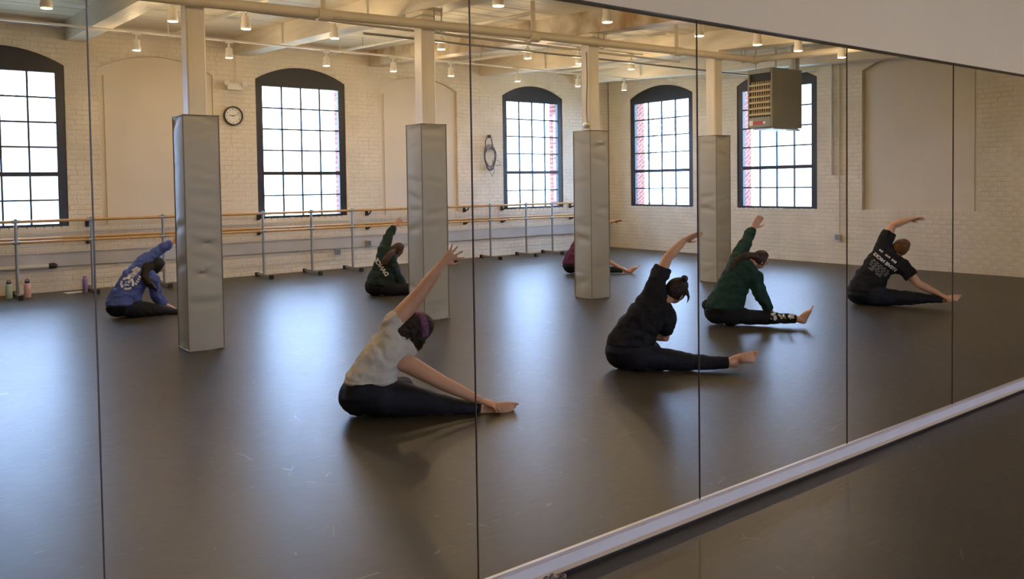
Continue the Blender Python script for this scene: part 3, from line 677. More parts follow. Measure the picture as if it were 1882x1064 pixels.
def person(c):
    """a seated dancer folded over the extended leg; joints are image points at a depth dy behind the seat's plane"""
    sx, sy = c['seat']; seat = onfloor(sx, sy)
    n = Vector((seat.x - CAM.x, seat.y - CAM.y, 0)).normalized(); Z = Vector((0, 0, 1)); X = n.cross(Z)
    def jp(t):
        d = ray(t[0], t[1]); dy = t[2] if len(t) > 2 else 0.0
        return CAM + d*(((seat - CAM).dot(n) + dy)/d.dot(n)) - seat
    J = {k: jp(v) for k, v in c['J'].items()}
    def vec(t): return (X*t[0] + n*t[1] + Z*t[2]).normalized()     # (right, away, up)
    root = empty('person', seat); tag(root, c['label'], 'person')
    vox = c.get('vox', .007); sc = c.get('sc', 1.0); af = c.get('arm', 1.0)
    def organic(g, name, m, parent, voxel, smooth=6, folds=0.0):
        o = g.build(name, m, parent)
        r = o.modifiers.new('skin', 'REMESH'); r.mode = 'VOXEL'; r.voxel_size = voxel; r.use_smooth_shade = True
        s = o.modifiers.new('relax', 'SMOOTH'); s.factor = 0.5; s.iterations = smooth
        if folds:
            d = o.modifiers.new('folds', 'DISPLACE'); d.texture = CLOUD; d.texture_coords = 'LOCAL'; d.strength = folds; d.mid_level = 0.5
        return o
    def torso(g, e, top=True, cap={'L': 1.0, 'R': 1.0}, start=0.0):
        sw = (J['Rsh'] - J['Lsh']); swn = sw.normalized(); mid = (J['Rsh'] + J['Lsh'])/2
        pts = [J['pel'].lerp(J['wst'], start), J['wst'], J['cst'], mid*0.75 + J['nck']*0.25, J['nck'], J['nck']*0.6 + J['head']*0.4]
        wd = [(X*.95 + swn*.05), (X*.7 + swn*.3), (X*.3 + swn*.7), swn, swn, swn]
        hw = [.160, .135, c.get('cw', .125), .5*sw.length*.98, .060, .048]; hd = [.115, .098, .105, .080, .058, .048]
        secs = []
        for i, p in enumerate(pts):
            if not top and i > 4: break
            t = (pts[min(i+1, 5)] - pts[max(i-1, 0)]).normalized(); a = (wd[i] - t*wd[i].dot(t)).normalized(); b = t.cross(a)
            secs.append((p, a*(hw[i]*sc + e*(1 if i < 4 else .5)), b*(hd[i]*sc + e*(1 if i < 4 else .5))))
        # in-between rings
        full = []
        for (p, a, b), (p2, a2, b2) in zip(secs, secs[1:]):
            for k in range(3): t = k/3; full.append((p.lerp(p2, t), a.lerp(a2, t), b.lerp(b2, t)))
        full.append(secs[-1]); g.loft(full, 22, 2.2)
        for s in 'LR':
            g.rtube([J['cst'].lerp(J['nck'], .25), J['cst'].lerp(J[s+'sh'], .6), J['cst'].lerp(J[s+'sh'], cap[s])], [.088*sc + e, .080*sc + e*cap[s], .054*sc*af + e*cap[s]], 16)
            g.rtube([J['nck'].lerp(J['cst'], .15), J['nck'].lerp(J[s+'sh'], cap[s])], [.056*sc + e*.6, .050*sc*af + e*.8], 14)
    def limb(g, a, b, c_, r, cut=None):
        pts = [a, a.lerp(b, .4), b, b.lerp(c_, .35), c_]; rad = list(r)
        if cut is not None:                       # sleeve or trouser that stops part of the way
            tot = (b-a).length + (c_-b).length; L = cut*tot; out = []; ro = []; acc = 0
            for i in range(4):
                out.append(pts[i]); ro.append(rad[i]); seg = (pts[i+1]-pts[i]).length
                if acc + seg >= L:
                    t = (L-acc)/seg; out.append(pts[i].lerp(pts[i+1], t)); ro.append(rad[i]+(rad[i+1]-rad[i])*t); break
                acc += seg
            pts, rad = out, ro
            g.tube([pts[0]-(pts[1]-pts[0]).normalized()*rad[0]*.3] + pts, [rad[0]*.8] + rad, 16)
        else: g.rtube(pts, rad, 16)
    def hand(g, w, d, pn, s=1.0, spread=.22, curl=.25):
        d = d.normalized(); pn = (pn - d*pn.dot(d)).normalized(); sd = d.cross(pn); s *= sc
        g.loft([(w - d*.02*s, sd*.024*s, pn*.019*s), (w + d*.02*s, sd*.030*s, pn*.018*s), (w + d*.055*s, sd*.040*s, pn*.017*s), (w + d*.085*s, sd*.041*s, pn*.014*s), (w + d*.098*s, sd*.036*s, pn*.010*s)], 14)
        for i, (o, L) in enumerate(((.031, .066), (.0105, .076), (-.0105, .071), (-.030, .056))):
            base = w + d*.085*s + sd*o*s; fd = (d + sd*(o/.03)*spread).normalized(); p = [base]; cu = curl*(.6 + .25*i)
            for k, f in enumerate((.42, .32, .26)):
                fd = (fd + pn*cu*(.5 if k == 0 else .8)).normalized(); p.append(p[-1] + fd*L*f*s)
            g.rtube(p, [.0090*s, .0085*s, .0078*s, .0066*s], 9)
        td = (d*.65 + sd*.75 + pn*.25).normalized(); b0 = w + d*.022*s + sd*.024*s
        g.rtube([b0, b0 + td*.034*s, b0 + (td + d*.25).normalized()*.062*s, b0 + (td + d*.45).normalized()*.084*s], [.014*s, .0115*s, .0098*s, .0080*s], 9)
    def foot(g, ank, heel, toe, fu=None):
        f = (toe - heel); L = f.length; f = f.normalized(); u = ank - heel; u = (u - f*u.dot(f))
        u = u.normalized() if u.length > .01 else Z
        if fu is not None: u = vec(fu); u = (u - f*u.dot(f)).normalized()
        sd = -f.cross(u)*c.get('fk', 1.0)
        k = L/.23; q_ = c.get('fk', 1.0)
        g.rtube([ank, ank*.55 + (heel + f*.03)*.45, heel + f*.028*k + u*.028*k], [.036*sc, .037*k*q_, .034*k*q_], 14)
        g.loft([(heel + f*.004*k + u*.03*k, sd*.020*k, u*.022*k), (heel + f*.03*k + u*.034*k, sd*.031*k, u*.036*k), (heel + f*.07*k + u*.044*k, sd*.032*k, u*.045*k), (heel + f*.115*k + u*.036*k, sd*.036*k, u*.034*k),
                (heel + f*.150*k + u*.022*k + sd*.003*k, sd*.041*k, u*.022*k), (heel + f*.168*k + u*.015*k + sd*.006*k, sd*.037*k, u*.014*k)], 16, 2.2)
        for i, (o, r, l) in enumerate(((.031, .0125, .040), (.0125, .0090, .036), (-.004, .0084, .031), (-.0185, .0080, .025), (-.031, .0078, .018))):
            b = heel + f*(.176 - .011*i)*k + sd*o*k + u*.012*k; g.rtube([b, b + f*l*.5*k + u*.004*k, b + f*l*k - u*.001*k], [r*k, r*k, r*.86*k], 9)
    # ---------------- body: one skin
    ra = [.056*af*sc, .050*af*sc, .040*af*sc, .038*af*sc, .025*sc*(.7+.3*af)]
    g = G(); torso(g, 0.0)
    for s in 'LR': limb(g, J[s+'sh'], J[s+'el'], J[s+'wr'], ra)
    lr = c['leg']; sk = [r*.82 for r in lr]
    g.rtube([J['hipR'], J['midR'], J['kneR'], J['kneR'].lerp(J['ankR'], .4), J['ankR']], [sk[0], sk[1], sk[2], sk[3], .034*sc], 16)
    g.rtube([J['hipL'], J['hipL'].lerp(J['kneL'], .5), J['kneL'], J['kneL'].lerp(J['ankL'], .4), J['ankL']], [sk[0]*.8, sk[1]*.8, .055, .05, .034], 16)
    foot(g, J['ankR'], J['helR'], J['toeR'], c.get('fu'))
    fl_ = (J['ankL'] - J['kneL']).normalized(); hl = J['ankL'] + fl_*.03; hl.z = max(hl.z - .03, .01); foot(g, J['ankL'], hl, hl + (X*.8 + n*.3).normalized()*.21)
    hand(g, J['Lwr'], J['Lfi'] - J['Lwr'], vec(c['Lpn']), c.get('hs', 1), c.get('Lspread', .2), c.get('Lcurl', .2))
    hand(g, J['Rwr'], J['Rfi'] - J['Rwr'], vec(c['Rpn']), c.get('hs', 1), .25, .35)
    H = J['head']; hu = vec(c['hu']); hf = vec(c['hf']); hf = (hf - hu*hf.dot(hu)).normalized(); hs = hf.cross(hu); k = c.get('hk', 1.0)
    g.rtube([J['nck'] - (H-J['nck'])*.1, J['nck'].lerp(H - hf*.02*k, .8)], [.054*sc, .050*sc], 14)
    g.ball(H, hs*.074*k, hf*.093*k, hu*.100*k, 20, 14)
    g.ball(H + hf*.030*k - hu*.060*k, hs*.054*k, hf*.062*k, hu*.058*k, 16, 12)            # jaw
    g.rtube([H + hf*.090*k + hu*.012*k, H + hf*.112*k - hu*.026*k], [.010*k, .014*k], 10)  # nose
    g.ball(H + hf*.094*k - hu*.062*k, hs*.024*k, hf*.010*k, hu*.010*k, 12, 8)              # lips
    g.ball(H + hf*.080*k + hu*.026*k, hs*.055*k, hf*.014*k, hu*.012*k, 12, 8)              # brow
    for s in (-1, 1): g.ball(H + hs*s*.077*k - hu*.012*k - hf*.005*k, hs*.010*k, hf*.020*k, hu*.032*k, 10, 8)
    body = organic(g, 'body', M['skin'], root, vox, 4)
    for s in (-1, 1): G().ball(H + hf*.089*k + hs*s*.031*k, hs*.010*k, hf*.004*k, hu*.006*k, 10, 8).build('eye', 'eye', root, smooth=True)
    # ---------------- trousers
    tr = G(); lp = [J['hipR'], J['midR'], J['kneR'], J['kneR'].lerp(J['ankR'], .45), J['ankR'].lerp(J['kneR'], c.get('cuff', .06))]
    tr.tube([lp[0] - (lp[1]-lp[0])*.2] + lp, [lr[0]*.9] + lr, 20)
    tr.rtube([J['hipL'], J['hipL'].lerp(J['kneL'], .5), J['kneL']], [lr[0]*.95, lr[1]*.9, lr[2]*.85], 18)
    tr.rtube([J['kneL'], J['kneL'].lerp(J['ankL'], .5), J['ankL']], [lr[2]*.85, lr[3], lr[4]], 18)
    b = c.get('butt', .13)
    for t in ('hipL', 'hipR'):
        q = J[t].copy(); q.z = max(q.z, b*.92)
        tr.ball(q, X*b, n*b*.95, Z*b*.95, 18, 12)
    q = J['pel'].copy(); tr.ball(q, X*(.175*sc), n*.13*sc, Z*.13*sc, 18, 12)
    wv = (J['wst'] - J['pel']); tr.loft([(J['pel'] - wv*.2, X*.18*sc, n*.135*sc), (J['pel'] + wv*.4, X*.168*sc, n*.125*sc), (J['pel'] + wv*c.get('rise', .75), X*.155*sc, n*.118*sc)], 20)
    for i in range(len(tr.v)):
        x_, y_, z_ = tr.v[i]; tr.v[i] = (x_, y_, max(z_, .004))
    pants = organic(tr, 'trousers', c['pants'], root, max(vox, .008), 5, .012)
    # ---------------- top
    e = c.get('loose', .016); g = G(); sl = c['sleeve']
    sw = (J['Rsh'] - J['Lsh']).normalized()
    torso(g, e, top=False, cap=c.get('cap', {'L': 1.0, 'R': 1.0}), start=c.get('hem', .25))
    pw = (J['wst'] - J['pel']); hem = c.get('hem', .25)
    g.loft([(J['pel'] + pw*hem, X*(.168*sc + e), n*(.122*sc + e)), (J['pel'] + pw*.65, X*(.160*sc + e), n*(.115*sc + e)), (J['wst'] + pw*.2, (X*.8 + sw*.2)*(.148*sc + e), n*(.108*sc + e))], 22, 2.2)
    for s in 'LR':
        rs = [r + e*(.55 if sl > .6 else .8) + (.006 if sl > .6 else .004) for r in ra]
        if sl > 0: limb(g, J[s+'sh'], J[s+'el'], J[s+'wr'], rs, cut=sl)
        if sl > .6:
            t = J[s+'wr'].lerp(J[s+'el'], .06); t2 = J[s+'wr'].lerp(J[s+'el'], .16); g.tube([t, t2], [.034*sc, .040*sc], 14)
    if hem < .3:      # trim below the hem line so the trousers show
        pass
    shirt = organic(g, c.get('topname', 'shirt'), c['top'], root, max(vox, .008), 5, c.get('folds', .018))
    for o_, st in ((shirt, .012 if c.get('foldtex') else .010), (pants, .005)):
        d = o_.modifiers.new('long folds', 'DISPLACE'); d.texture = FOLD; d.texture_coords = 'LOCAL'; d.strength = st; d.mid_level = 0.3
    if c.get('hood'):
        g = G(); nb = J['nck'] - n*.06; t = (J['nck'] - J['cst']).normalized()
        g.loft([(nb - t*.13 - n*.02, sw*.05, n*.03), (nb - t*.08 - n*.035, sw*.11, n*.05), (nb - n*.02, sw*.13, n*.06), (nb + t*.05 + n*.02, sw*.115, n*.085), (nb + t*.075 + n*.05, sw*.08, n*.07)], 20)
        organic(g, 'hood', c['top'], shirt, .009, 5, .012)
    # ---------------- hair
    hd = c['hair']; g = G(); hm = hd['mat']
    nu, nv = 36, 22; vs = []
    for j in range(nv+1):
        th = math.pi*j/nv
        for i in range(nu):
            ph = 2*math.pi*i/nu; dv = Vector((math.sin(th)*math.cos(ph), math.sin(th)*math.sin(ph), math.cos(th)))   # (side, face, up)
            face = max(0, dv.y - .35)*2.2*max(0, min(1, (.72 - dv.z)*3)); low = max(0, -dv.z - .45)*1.6
            rr_ = 1.14 + hd.get('vol', 0) + .018*math.sin(ph*9 + th*5) + .012*math.sin(ph*23 - th*11) - min(.4, face + low)
            vs.append(H + (hs*dv.x*.074 + hf*dv.y*.093 + hu*dv.z*.100)*k*rr_)
    fs = [(j*nu+i, j*nu+(i+1) % nu, (j+1)*nu+(i+1) % nu, (j+1)*nu+i) for j in range(nv) for i in range(nu)]
    g.add(vs, fs)
    for ball in hd.get('balls', []):
        p = jp(ball[:3]); r_ = ball[3]; g.ball(p, X*r_, n*r_, Z*r_*(ball[4] if len(ball) > 4 else 1), 16, 12)
    for tl in hd.get('tails', []):
        pts = [jp(t[:3]) for t in tl]; rad = [t[3] for t in tl]; g.rtube(pts, rad, 10)
        rnd = random.Random(len(pts))
        for _ in range(9):
            off = [Vector((rnd.gauss(0, 1), rnd.gauss(0, 1), rnd.gauss(0, 1)))*.55 for _ in pts]
            g.rtube([p + off[0]*r_ + o_*r_*.25 for p, o_, r_ in zip(pts, off, rad)], [r_*.42 for r_ in rad], 7)
    if hd.get('locks'):
        rnd = random.Random(9)
        for _ in range(hd['locks']):
            ph = rnd.uniform(0, 2*math.pi); th = rnd.uniform(1.2, 2.7); dv = Vector((math.sin(th)*math.cos(ph), math.sin(th)*math.sin(ph), math.cos(th)))
            if dv.y > .35: continue
            p0 = H + (hs*dv.x*.074 + hf*dv.y*.093 + hu*dv.z*.100)*k*1.18
            d_ = (-hu*.6 - Z*.7 + hs*rnd.uniform(-.4, .4) - n*.15).normalized(); L = rnd.uniform(.05, .11); sdv = d_.orthogonal()
            g.rtube([p0, p0 + d_*L*.35 + sdv*.012, p0 + d_*L*.7 - sdv*.010, p0 + d_*L + sdv*.012], [.014, .013, .010, .004], 7)
    hr = g.build('hair', hm, root, smooth=True)
    r = hr.modifiers.new('skin', 'REMESH'); r.mode = 'VOXEL'; r.voxel_size = .006; r.use_smooth_shade = True
    s = hr.modifiers.new('relax', 'SMOOTH'); s.iterations = 2
    if c.get('headband'):
        g = G(); ax = (hu*.92 + hf*.40).normalized(); u1 = hs; u2 = ax.cross(u1); rows = 7; N = 44; vs = []
        for j in range(rows):
            t = (j/(rows-1) - .5)*.052
            for i in range(N):
                a = 2*math.pi*i/N; rad_s, rad_f = .093, .114
                q = H + hu*.020*k + ax*t + (u1*math.cos(a)*rad_s + u2*math.sin(a)*rad_f)*k*(1.0 - 3.0*abs(t+.008)) 
                vs.append(q)
        g.add(vs, [(j*N+i, j*N+(i+1) % N, (j+1)*N+(i+1) % N, (j+1)*N+i) for j in range(rows-1) for i in range(N)])
        hb = g.build('headband', c['headband'], root, smooth=True); so = hb.modifiers.new('t', 'SOLIDIFY'); so.thickness = .006; so.offset = 1
    # ---------------- prints on the back, reversed as in the mirror
    for pr in c.get('prints', []):
        txt, cpx, apx, size, m = pr[:5]; target = pants if len(pr) > 5 else shirt
        base = jp((cpx[0], cpx[1], -.30)); dirp = jp((cpx[0] + apx[0], cpx[1] + apx[1], -.30)) - base; dx = dirp.normalized()
        nz = -n; nz = (nz - dx*nz.dot(dx)).normalized(); dyv = nz.cross(dx)
        if not isinstance(txt, str) or txt in ('emblem', 'blobs'):
            bm = bmesh.new(); rnd = random.Random(4)
            def quad2(x0, x1, y0, y1): bm.faces.new([bm.verts.new(q_) for q_ in ((x0, y0, 0), (x1, y0, 0), (x1, y1, 0), (x0, y1, 0))])
            if txt == 'emblem':
                for i in range(20):
                    a0, a1 = i*math.pi/10, (i+1)*math.pi/10
                    if i % 5 != 4: bm.faces.new([bm.verts.new((-.05+r_*math.cos(a_), r_*math.sin(a_), 0)) for r_, a_ in ((.075, a0), (.075, a1), (.052, a1), (.052, a0))])
                for i in range(14):
                    x_, y_ = rnd.uniform(-.09, .02), rnd.uniform(-.035, .035); quad2(x_, x_+rnd.uniform(.012, .03), y_, y_+rnd.uniform(.008, .018))
                for i in range(6): quad2(.04+i*.022, .055+i*.022, -.03-.004*i, .035-.012*(i % 3))
                for i in range(4): quad2(-.02+i*.03, .0+i*.03, -.10, -.07)
            elif txt == 'blobs':
                for i in range(26):
                    x_, y_, r0 = rnd.uniform(-.11, .11), rnd.uniform(-.045, .045), rnd.uniform(.006, .017)
                    bm.faces.new([bm.verts.new((x_ + r0*rnd.uniform(.7, 1.4)*math.cos(q_), y_ + r0*rnd.uniform(.6, 1.2)*math.sin(q_), 0)) for q_ in np.arange(0, 6.2, .8)])
            else:
                for yo, L_, nw in txt:
                    x_ = -L_/2; bar = nw < 0; nw = abs(nw)
                    for i in range(nw):
                        w_ = L_/nw*rnd.uniform(.6, .85)
                        if bar: quad2(x_, x_+w_, yo-size*.4, yo+size*.4)
                        else:
                          for q_ in range(max(1, int(w_/.016))): quad2(x_+q_*.016, x_+q_*.016+.011, yo-size*rnd.uniform(.3, .5), yo+size*rnd.uniform(.3, .5))
                        x_ += L_/nw
            for _ in range(3):
                es = [e_ for e_ in bm.edges if e_.calc_length() > .022]
                if es: bmesh.ops.subdivide_edges(bm, edges=es, cuts=1)
            me = bpy.data.meshes.new('print'); bm.to_mesh(me); bm.free(); me.materials.append(m)
            o = bpy.data.objects.new('print', me); COL.objects.link(o); o.parent = target
            o.matrix_local = Matrix(((dx.x, dyv.x, nz.x, base.x), (dx.y, dyv.y, nz.y, base.y), (dx.z, dyv.z, nz.z, base.z), (0, 0, 0, 1)))
            sw_ = o.modifiers.new('on cloth', 'SHRINKWRAP'); sw_.target = target; sw_.wrap_method = 'PROJECT'; sw_.use_project_z = True; sw_.use_negative_direction = True; sw_.use_positive_direction = False; sw_.offset = .004
            continue
        f = bpy.data.curves.new('print', 'FONT'); f.body = txt; f.size = size; f.align_x = 'CENTER'; f.align_y = 'CENTER'; f.offset = size*.03; f.resolution_u = 2
        to = bpy.data.objects.new('print', f); COL.objects.link(to); bpy.context.view_layer.update()
        me = bpy.data.meshes.new_from_object(to.evaluated_get(bpy.context.evaluated_depsgraph_get())); COL.objects.unlink(to); bpy.data.objects.remove(to)
        bm = bmesh.new(); bm.from_mesh(me)
        for v in bm.verts: v.co.x *= -1
        bmesh.ops.triangulate(bm, faces=bm.faces); bmesh.ops.remove_doubles(bm, verts=bm.verts, dist=1e-5)
        for _ in range(3):
            es = [e_ for e_ in bm.edges if e_.calc_length() > .022]
            if not es: break
            bmesh.ops.subdivide_edges(bm, edges=es, cuts=1); bmesh.ops.triangulate(bm, faces=bm.faces)
        bm.to_mesh(me); bm.free(); me.materials.clear(); me.materials.append(m)
        o = bpy.data.objects.new('print', me); COL.objects.link(o); o.parent = target
        o.matrix_local = Matrix(((dx.x, dyv.x, nz.x, base.x), (dx.y, dyv.y, nz.y, base.y), (dx.z, dyv.z, nz.z, base.z), (0, 0, 0, 1)))
        sw_ = o.modifiers.new('on cloth', 'SHRINKWRAP'); sw_.target = target; sw_.wrap_method = 'PROJECT'; sw_.use_project_z = True; sw_.use_negative_direction = True; sw_.use_positive_direction = False; sw_.offset = .004
    return root
BLK = cloth('black cotton', (.012, .014, .018)); NAVY = cloth('black leggings', (.010, .013, .020), .7)
DIMINK = mat('grey shirt print', (.22, .22, .20), .7); INK = mat('white shirt print', (.75, .74, .70), .7)
def J(**k): return k
person(dict(label='dancer in white T-shirt and purple headband stretching over one leg', seat=(680, 765), vox=.0055, sc=.95, arm=1.22,
    J=J(pel=(676, 722, 0), wst=(684, 688, 0), cst=(712, 648, .02), nck=(740, 614, .05), head=(764, 604, .06), Lsh=(728, 590, .02), Lel=(774, 536, .02), Lwr=(814, 483, 0), Lfi=(841, 461, 0),
        Rsh=(741, 664, -.03), Rel=(818, 706, -.08), Rwr=(883, 736, -.10), Rfi=(925, 749, -.13), hipL=(660, 728, .03), hipR=(700, 729, -.02), midR=(748, 736, -.01), kneR=(800, 745, -.03), ankR=(886, 754, -.06), helR=(897, 753, -.04), toeR=(955, 753, -.07),
        kneL=(742, 712, .50), ankL=(690, 735, .42)),
    leg=[.120, .112, .086, .062, .052], cuff=.04, butt=.135, Lpn=(-.1, -1, 0), Rpn=(0, .2, -1), Lspread=.60, Lcurl=.06, fu=(0, -.85, .5), fk=1.3, hu=(.85, .12, .42), hf=(.30, .78, -.55), hk=1.0, pants=NAVY,
    top=cloth('off-white cotton', (.62, .58, .50), .8, .06), topname='t_shirt', sleeve=0, cap={'L': .95, 'R': .50}, rise=.9, hem=.66, loose=.016, folds=.030, foldtex=True,
    hair=dict(mat=hair_mat('dark wavy hair', (.036, .025, .022), (.012, .009, .009)), vol=.16, balls=[(738, 606, .02, .078, .85), (729, 612, .01, .050), (733, 624, .02, .060)], locks=90),
    headband=mat('purple patterned cloth', (.085, .022, .065), .8, col2=(.22, .09, .17), vscale=60)))
person(dict(label='dancer in black T-shirt with a hair bun, arm curved overhead', seat=(1165, 679), vox=.006, sc=1.02, arm=.98,
    J=J(pel=(1157, 640, 0), wst=(1166, 610, 0), cst=(1196, 574, .02), nck=(1217, 557, .05), head=(1243, 533, .07), Lsh=(1207, 518, .03), Lel=(1227, 474, .10), Lwr=(1257, 442, .18), Lfi=(1292, 426, .20),
        Rsh=(1226, 580, -.02), Rel=(1222, 620, .05), Rwr=(1160, 612, .24), Rfi=(1136, 600, .20), hipL=(1144, 646, .03), hipR=(1172, 650, -.02), midR=(1214, 660, -.01), kneR=(1262, 666, 0), ankR=(1342, 666, 0), helR=(1349, 664, .06), toeR=(1400, 655, .03),
        kneL=(1200, 640, .52), ankL=(1150, 655, .45)),
    leg=[.112, .094, .076, .058, .047], cuff=.04, butt=.145, Lpn=(.2, -.5, -.8), Rpn=(0, -1, 0), Lspread=.15, Lcurl=.12, fu=(0, -.85, .5), fk=1.3, hu=(.52, -.15, .82), hf=(.45, .75, -.45), hk=1.0, pants=NAVY,
    top=BLK, topname='t_shirt', sleeve=.30, hem=.30, loose=.022, folds=.026,
    hair=dict(mat=hair_mat('dark brown hair', (.030, .020, .016), (.012, .009, .008)), vol=.0, balls=[(1258, 512, .03, .030)], tails=[[(1262, 535, .02, .016), (1266, 546, .02, .010), (1263, 557, .02, .003)]])))
GRN = cloth('dark green fleece', (.014, .046, .036))
person(dict(label='dancer in green hoodie with printed trousers and long ponytail', seat=(1345, 597), vox=.007, sc=1.02, arm=1.0,
    J=J(pel=(1330, 566, 0), wst=(1337, 545, 0), cst=(1353, 514, .02), nck=(1377, 487, .05), head=(1397, 476, .08), Lsh=(1357, 474, .04), Lel=(1371, 444, .18), Lwr=(1384, 419, .30), Lfi=(1403, 391, .34),
        Rsh=(1387, 508, -.03), Rel=(1399, 546, -.02), Rwr=(1417, 573, .02), Rfi=(1428, 580, .03), hipL=(1318, 572, .02), hipR=(1344, 576, -.02), midR=(1374, 582, 0), kneR=(1408, 584, 0), ankR=(1466, 586, 0), helR=(1479, 596, 0), toeR=(1498, 562, 0),
        kneL=(1301, 560, .02), ankL=(1330, 576, .34)),
    leg=[.105, .082, .074, .056, .044], cuff=.04, butt=.135, Lpn=(.3, -1, 0), Rpn=(0, .2, -1), Lspread=.05, Lcurl=.02, hu=(.50, -.10, .86), hf=(.80, .50, -.30), hk=.88, pants=BLK, prints=[('blobs', (1440, 586), (20, 1), .1, INK, 1)],
    top=GRN, topname='hoodie', sleeve=.93, hem=.10, loose=.030, folds=.034, hood=False,
    hair=dict(mat=hair_mat('brown hair', (.055, .032, .022), (.020, .013, .010)), tails=[[(1390, 472, -.02, .030), (1376, 469, -.07, .024), (1364, 472, -.11, .022), (1353, 479, -.14, .022), (1346, 490, -.14, .016), (1341, 502, -.13, .004)], [(1372, 470, -.08, .016), (1358, 478, -.13, .016), (1350, 490, -.14, .014), (1344, 500, -.14, .004)]])))
person(dict(label='dancer in printed black T-shirt with reddish hair near the bare brick', seat=(1600, 560), vox=.007, sc=1.10, arm=1.05,
    J=J(pel=(1590, 537, 0), wst=(1599, 512, 0), cst=(1617, 486, .02), nck=(1640, 467, .05), head=(1656, 455, .07), Lsh=(1626, 444, .03), Lel=(1641, 414, .08), Lwr=(1670, 404, .10), Lfi=(1694, 401, .10),
        Rsh=(1657, 489, -.03), Rel=(1689, 522, -.04), Rwr=(1724, 539, -.02), Rfi=(1742, 548, -.02), hipL=(1581, 541, .03), hipR=(1606, 545, -.02), midR=(1638, 547, 0), kneR=(1674, 548, 0), ankR=(1734, 549, 0), helR=(1735, 551, .07), toeR=(1770, 548, .04),
        kneL=(1620, 535, .55), ankL=(1592, 545, .48)),
    leg=[.125, .105, .080, .058, .046], cuff=.02, butt=.155, Lpn=(.2, -.4, -.9), Rpn=(0, .2, -1), Lspread=.3, Lcurl=.1, fu=(0, -.85, .5), fk=1.3, hu=(.55, -.25, .80), hf=(.50, .75, -.35), hk=1.02, pants=NAVY,
    top=BLK, topname='t_shirt', sleeve=.32, hem=.12, loose=.024, folds=.026,
    prints=[('STEVIE NICKS', (1627, 485), (27, 21), .052, INK), ([(.0, .26, 3)], (1634, 475), (27, 21), .030, INK), ([(.0, .24, -5), (-.022, .26, -6), (-.044, .25, -5), (-.066, .24, -6), (-.088, .16, -3), (-.108, .20, -2)], (1621, 492), (27, 21), .014, DIMINK)],
    hair=dict(mat=hair_mat('reddish brown hair', (.26, .11, .028), (.06, .028, .014)), vol=.02)))
person(dict(label='dancer in blue sweatshirt with a dark ponytail by the padded column', seat=(240, 583), vox=.008, sc=.98, arm=1.0,
    J=J(pel=(226, 560, 0), wst=(232, 541, 0), cst=(247, 513, .02), nck=(270, 492, .05), head=(286, 489, .07), Lsh=(262, 483, .03), Lel=(292, 461, .06), Lwr=(317, 445, .08), Lfi=(332, 434, .08),
        Rsh=(280, 514, -.03), Rel=(287, 543, .05), Rwr=(305, 560, .14), Rfi=(322, 566, .14), hipL=(217, 563, .03), hipR=(243, 567, -.02), midR=(268, 569, 0), kneR=(296, 572, 0), ankR=(342, 576, 0), helR=(349, 583, 0), toeR=(371, 572, 0),
        kneL=(250, 560, .50), ankL=(225, 570, .42)),
    leg=[.110, .094, .078, .056, .045], butt=.135, Lpn=(0, -1, 0), Rpn=(0, 0, -1), hu=(.62, -.15, .70), hf=(.45, .60, -.70), hk=1.0, pants=NAVY,
    top=cloth('blue fleece', (.085, .12, .36)), topname='sweatshirt', sleeve=.93, hem=.08, loose=.030, folds=.034,
    prints=[('emblem', (238, 517), (12, -20), .10, INK)],
    hair=dict(mat=hair_mat('black brown hair', (.014, .010, .009), (.006, .005, .005)), vol=.04, tails=[[(276, 486, 0, .05), (267, 495, -.06, .052), (266, 510, -.12, .045), (275, 522, -.17, .038), (284, 529, -.17, .026), (288, 535, -.16, .006)]])))
person(dict(label='dancer in dark green hoodie with auburn ponytail before the barres', seat=(703, 543), vox=.009, sc=1.0, arm=1.0,
    J=J(pel=(700, 524, 0), wst=(702, 505, 0), cst=(708, 486, .02), nck=(719, 469, .05), head=(731, 459, .08), Lsh=(704, 460, .03), Lel=(712, 437, .14), Lwr=(725, 415, .26), Lfi=(737, 402, .28),
        Rsh=(722, 490, -.03), Rel=(735, 516, .03), Rwr=(748, 530, .08), Rfi=(758, 535, .08), hipL=(690, 528, .02), hipR=(711, 530, -.02), midR=(734, 531, 0), kneR=(757, 532, 0), ankR=(796, 536, 0), helR=(800, 541, 0), toeR=(814, 533, 0),
        kneL=(686, 528, .42), ankL=(715, 532, .46)),
    leg=[.110, .095, .078, .056, .045], butt=.145, Lpn=(.3, -1, 0), Rpn=(0, 0, -1), hu=(.50, -.1, .80), hf=(.65, .6, -.35), hk=.95, pants=BLK,
    top=cloth('very dark green fleece', (.016, .032, .028)), topname='hoodie', sleeve=.93, hem=.10, loose=.032, folds=.034, hood=True,
    prints=[('DANCE', (701, 494), (13, 18), .080, INK)],
    hair=dict(mat=hair_mat('auburn hair', (.085, .042, .018), (.028, .016, .010)), tails=[[(722, 463, -.05, .035), (715, 469, -.13, .045), (711, 477, -.15, .045), (710, 484, -.16, .030)]])))
